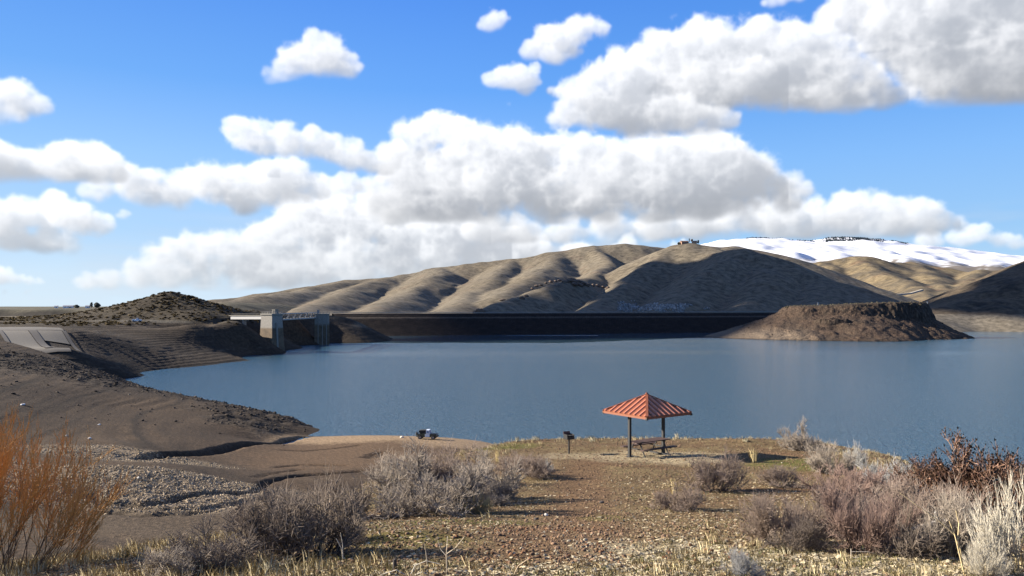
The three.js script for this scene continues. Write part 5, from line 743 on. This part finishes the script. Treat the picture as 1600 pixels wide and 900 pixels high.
// stones, log and dry stalks
{
  const st = (px, py, w, label, c, from = 5, to = 300) => { const p = hit(px, py, from, to); if (!p) { console.log('no stone', px, py); return; } const s = w / F * -p[2] / 2, m = part(numbered('stone'), rockGeo(500 + px, 2), mat(...c), scene); m.position.set(p[0], p[1] + s * 0.2, p[2]); m.scale.set(s, s * 0.62, s * 0.8); m.rotation.y = px; describe(m, label, 'stone'); };
  st(853, 806, 10, 'flat pale stone lying on the open path', [.5, .46, .4]); st(838, 812, 9, 'dark stone next to the flat pale stone on the path', [.04, .034, .03]); st(940, 786, 9, 'small dark stone in the middle of the path', [.05, .04, .034]); st(854, 874, 9, 'dark stone in the grass at the bottom of the path', [.035, .03, .028]); st(1421, 886, 8, 'dark stone on the grass below the white log', [.04, .035, .032]);
  st(140, 686, 7, 'white stone on the striped mud slope, larger of two', [.62, .6, .56], 80); st(155, 664, 5, 'small white stone higher up the striped mud slope', [.6, .58, .54], 80); st(36, 633, 8, 'white slab on the dark slope above the orange willow', [.62, .6, .57], 80); st(628, 684, 7, 'pale boulder on the beach by the off-road car', [.5, .42, .34], 80); st(104, 681, 4, 'tiny pale stone on the mud slope near the willow top', [.55, .52, .48], 80); st(216, 747, 6, 'pale boulder on top of the large gravel heap', [.5, .47, .4], 60);
  const p = hit(1452, 862, 8, 40), lg = thing('weathered_log', 'weathered white log lying under the dark bushes', 'log', p[0], p[1] + 0.32, p[2], 0.25), L2 = 70 / F * -p[2], g = new THREE.CylinderGeometry(0.085, 0.11, L2, 14, 20).rotateZ(Math.PI / 2), a = g.attributes.position; for (let i = 0; i < a.count; i++) { const q = 1 + 0.35 * noise(a.getX(i) * 2.5, Math.atan2(a.getY(i), a.getZ(i)) * 1.5); a.setY(i, a.getY(i) * q + 0.04 * Math.sin(a.getX(i) * 4)); a.setZ(i, a.getZ(i) * q); } g.computeVertexNormals(); part('trunk', g, mat(.55, .53, .5, 0.9, { map: grainRock }), lg); part('stub', cyl(0.03, 0.02, 0.22, 7, 0.1, 0.05, 0.02), mat(.4, .38, .35), lg); part('prop', cyl(0.06, 0.05, 0.36, 8, -0.2, -0.36, 0), mat(.16, .13, .11), lg);
  const stalk = (px, py, tops, label, c, rad = 0.006) => { const p = hit(px, py, 5, 40); if (!p) return; const d = -p[2], w = new Wood(), r = rng(px); for (const pts of tops) { let a = [0, -0.03, 0]; pts.forEach(([dx, dy], i) => { const b = [dx / F * d, dy / F * d, (r() - 0.5) * 0.1]; if (i || pts.length === 1) w.seg(a, b, rad * (1 - i * 0.12), rad * (0.88 - i * 0.12)); else if (Math.hypot(dx, dy) > 1) w.seg(a, b, rad, rad * 0.9); a = b; }); } const m = part(numbered('dry_stalk'), w.build(), mat(...c), scene); m.position.set(...p); describe(m, label, 'dry stalk'); };
  stalk(1508, 899, [[[-6, 40], [-14, 62], [-40, 85], [-80, 112], [-100, 128]], [[-10, 52], [-6, 80], [-12, 100]], [[-14, 62], [-24, 84]]], 'long bent straw stalk leaning across the bush bank', [.55, .44, .24], 0.007);
  stalk(698, 897, [[[0, 30], [14, 42], [28, 60]], [[0, 30], [-10, 38], [-14, 52]], [[0, 34], [1, 58]]], 'pale forked twig standing on the path bank', [.45, .38, .28]);
  stalk(668, 884, [[[-3, 20], [-5, 38]]], 'thin upright twig beside the pale forked twig', [.4, .34, .25]); stalk(536, 876, [[[-2, 24], [-4, 44]], [[-2, 20], [-10, 36]]], 'thin bleached twig before the big overhanging bush', [.5, .45, .36]);
  stalk(640, 898, [[[20, 6], [44, -4]], [[-20, 8], [-44, 2]], [[8, 14], [26, 22], [48, 18]]], 'tangle of bleached twigs at the foot of the path bank', [.5, .46, .38]); stalk(800, 899, [[[10, 14], [24, 26]], [[-4, 12], [-16, 20]]], 'dry branched twig at the bottom of the path', [.42, .33, .22]);
  stalk(1330, 872, [[[0, 0], [22, 4], [42, 2], [60, -4]], [[0, 10], [28, 9], [52, 2]], [[-2, 16]]], 'pale fallen twigs lying below the reddish bush', [.5, .44, .36]);
  const q = hit(617, 893, 5, 30); if (q) { const s = thing('stump', 'short dark stump at the foot of the path bank', 'stump', q[0], q[1] - 0.03, q[2]); part('trunk', cyl(0.028, 0.022, 0.17, 9), mat(.04, .033, .03), s); part('splinter', new THREE.ConeGeometry(0.014, 0.07, 5).translate(0.008, 0.2, 0), mat(.07, .055, .045), s); }
}
// ------------------------------------------------------------------ stones on the drained shore, scrub on the knoll
{
  const r = rng(4321), stones = [], rocks = [];
  for (let k = 0; k < 150000 && stones.length < 42000; k++) { const gsp = GRAVEL[r() * GRAVEL.length | 0], [[a, b], rx, rd] = gsp, x = a + (r() * 2 - 1) * rx * 1.3, d = b + (r() * 2 - 1) * rd * 1.3; if (r() > gravelAt(x, d)) continue; const s = 0.03 + Math.pow(r(), 5) * 0.12, v = 0.35 + r() * 0.7, y = shore(x, d); stones.push([x, y + s * 0.2, -d, s * (0.8 + 0.7 * r()), s * 0.75, s, r() * 6, r(), [.42 * v, .33 * v, .22 * v]]); }
  for (let k = 0; k < 120000 && rocks.length < 15000; k++) { const x = -235 + r() * 195, d = 140 + r() * 130, f = rockyAt(x, d); if (r() > f * f * 0.5) { if (r() > 0.02) continue; } const y = shore(x, d); if (y < 0.05 || hillside(x, d) > bed(x, d)) continue; const s = 0.05 + Math.pow(r(), 6) * 0.36, v = 0.5 + r() * 0.8; rocks.push([x, y + s * 0.02, -d, s * (0.9 + 0.7 * r()), s * 0.6, s, r() * 6, r(), r() < 0.07 ? [.13 * v, .105 * v, .08 * v] : [.058 * v, .046 * v, .036 * v]]); }
  scatter('gravel_stones', stoneGeos[0], tinted, stones, 'pale stones heaped over the gravel bars on the lake bed', 'gravel'); scatter('shore_rocks', stoneGeos[2], tinted, rocks, 'dark rubble covering the headland slope', 'rocks');
  const slope = []; for (let k = 0; k < 6000; k++) { const x = -32 + r() * 26, d = 14 + r() * 52, h = shoreBase(x, d); if (outside(BROW, x, d) < 1 || fbm(x * 0.2, d * 0.2, 2) < r() * 0.4 - 0.1) continue; const s = 0.03 + Math.pow(r(), 3) * 0.16, v = 0.6 + r() * 0.7; slope.push([x, h + s * 0.2, -d, s * 1.2, s * 0.8, s, r() * 6, r(), [.2 * v, .145 * v, .1 * v]]); }
  scatter('slope_stones', stoneGeos[1], tinted, slope, 'stones scattered down the slope edge below the dark bushes', 'stones');
  const bw = new Wood(), g = () => r() * 2 - 1; for (let i = 0; i < 110; i++) { const d = norm([g(), Math.abs(g()) * 0.9 + 0.1, g()]), s = 0.5 + 0.5 * r(); bw.leaf([d[0] * s * 0.7, d[1] * s * 0.75, d[2] * s * 0.7], norm([d[0] + g(), d[1] + 0.3, d[2] + g()]), norm([g(), g(), g()]), 0.28, 0.36); }
  const scrub = []; for (let k = 0; k < 60000 && scrub.length < 2600; k++) { const x = -330 + r() * 225, d = 405 + r() * 165, h = far(x, d); if (h < 16.2 || 0.6 * fbm(x * 0.1, d * 0.1, 3) + smooth(20, 34, h) * 0.12 < r() * 0.62 - 0.12) continue; if (Math.abs(d - 455 - 6 * Math.sin(x * 0.02)) < 4) continue; const s = 0.4 + r() * 0.75, v = 0.6 + r() * 0.9; scrub.push([x, h - 0.1, -d, s * 1.2, s, s * 1.2, r() * 6, 0, r() < 0.25 ? [.12 * v, .1 * v, .07 * v] : [.06 * v, .052 * v, .037 * v]]); }
  scatter('knoll_scrub', bw.build(), tintedLeaf, scrub, 'dark sagebrush scrub dotting the knoll', 'scrub');
  const dots = []; for (let k = 0; k < 40000 && dots.length < 800; k++) { const x = 190 + r() * 200, d = 640 + r() * 120, h = isle(x, d); if (h < 3 || r() > 0.25 + 0.5 * smooth(20, 27, h)) continue; const s = 0.25 + r() * r() * 0.9, v = 0.5 + r() * 0.6; dots.push([x, h + s * 0.1, -d, s, s * 0.8, s, r() * 6, r(), h > 25 ? [.07 * v, .062 * v, .042 * v] : [.075 * v, .056 * v, .042 * v]]); }
  scatter('island_boulders', stoneGeos[1], tinted, dots, 'boulders and rubble over the island slopes', 'rocks');
}

// ------------------------------------------------------------------ low cumulus beside the view, whose shadows lie on the dam and the hills
function cloudBank(name, label, lumps, seed) {
  const r = rng(seed), g = []; for (const [x, y, z, s] of lumps) for (let k = 0; k < 5; k++) { const q = new THREE.IcosahedronGeometry(1, 4), p = q.attributes.position, sd = r() * 90, v = new THREE.Vector3(), ss = s * (0.55 + r() * 0.45), ox = (r() - 0.5) * s * 0.9, oz = (r() - 0.5) * s * 0.9, oy = r() * s * 0.3; for (let i = 0; i < p.count; i++) { v.fromBufferAttribute(p, i); const f = 1 + 0.25 * fbm(v.x * 1.6 + sd, v.y * 1.6 + v.z * 1.3, 3); p.setXYZ(i, v.x * f * ss + ox, Math.max(-0.22, v.y * f * 0.6) * ss + oy, v.z * f * ss + oz); } q.computeVertexNormals(); g.push(q.translate(x, y, z)); }
  const m = part(numbered(name), join(...g), mat(.9, .9, .9, 1), scene); m.userData.kind = 'structure'; describe(m, label, 'cloud');
}
// footprint wanted on the ground -> where the cloud must float for the sun to throw it there
const over = (x, h, d, H) => { const k = (H - h) / SUN.y; return [x + SUN.x * k, H, -d + SUN.z * k]; };
cloudBank('cloud', 'low white cumulus cloud drifting over the near shore', [[-90, 20, 700, 60], [-20, 20, 760, 75], [60, 20, 790, 80], [150, 20, 830, 80], [230, 20, 880, 70], [60, 24, 900, 70], [180, 24, 960, 80], [280, 24, 1000, 80], [0, 26, 1090, 60], [40, 34, 1150, 55], [85, 30, 1120, 62], [-30, 24, 1060, 45], [140, 26, 1130, 70], [215, 50, 1290, 75], [180, 44, 1225, 75], [160, 36, 1180, 75], [252, 72, 1390, 66], [275, 86, 1440, 60], [310, 98, 1500, 52], [199, 44, 1250, 75], [242, 70, 1370, 56], [290, 92, 1460, 52], [225, 50, 1240, 60], [-104, 10, 640, 34], [150, 28, 1110, 55], [200, 34, 1160, 60], [275, 57, 1270, 62], [330, 70, 1330, 60], [368, 95, 1430, 58], [430, 108, 1470, 50], [420, 80, 1370, 75], [400, 50, 1200, 90], [470, 60, 1270, 80], [350, 40, 1090, 95], [305, 28, 1045, 80], [255, 24, 1060, 70], [510, 50, 1230, 50], [460, 40, 1120, 60]].map(([x, h, d, s]) => [...over(x, h, d, 1000), s]), 61);
cloudBank('cloud', 'small low cumulus cloud over the end of the lake', [[620, 60, 960, 110], [720, 70, 1060, 110], [560, 30, 930, 55], [520, 24, 950, 40], [600, 60, 1000, 80], [680, 100, 1100, 90]].map(([x, h, d, s]) => [...over(x, h, d, 1000), s]), 62);
renderer.render(scene, camera);
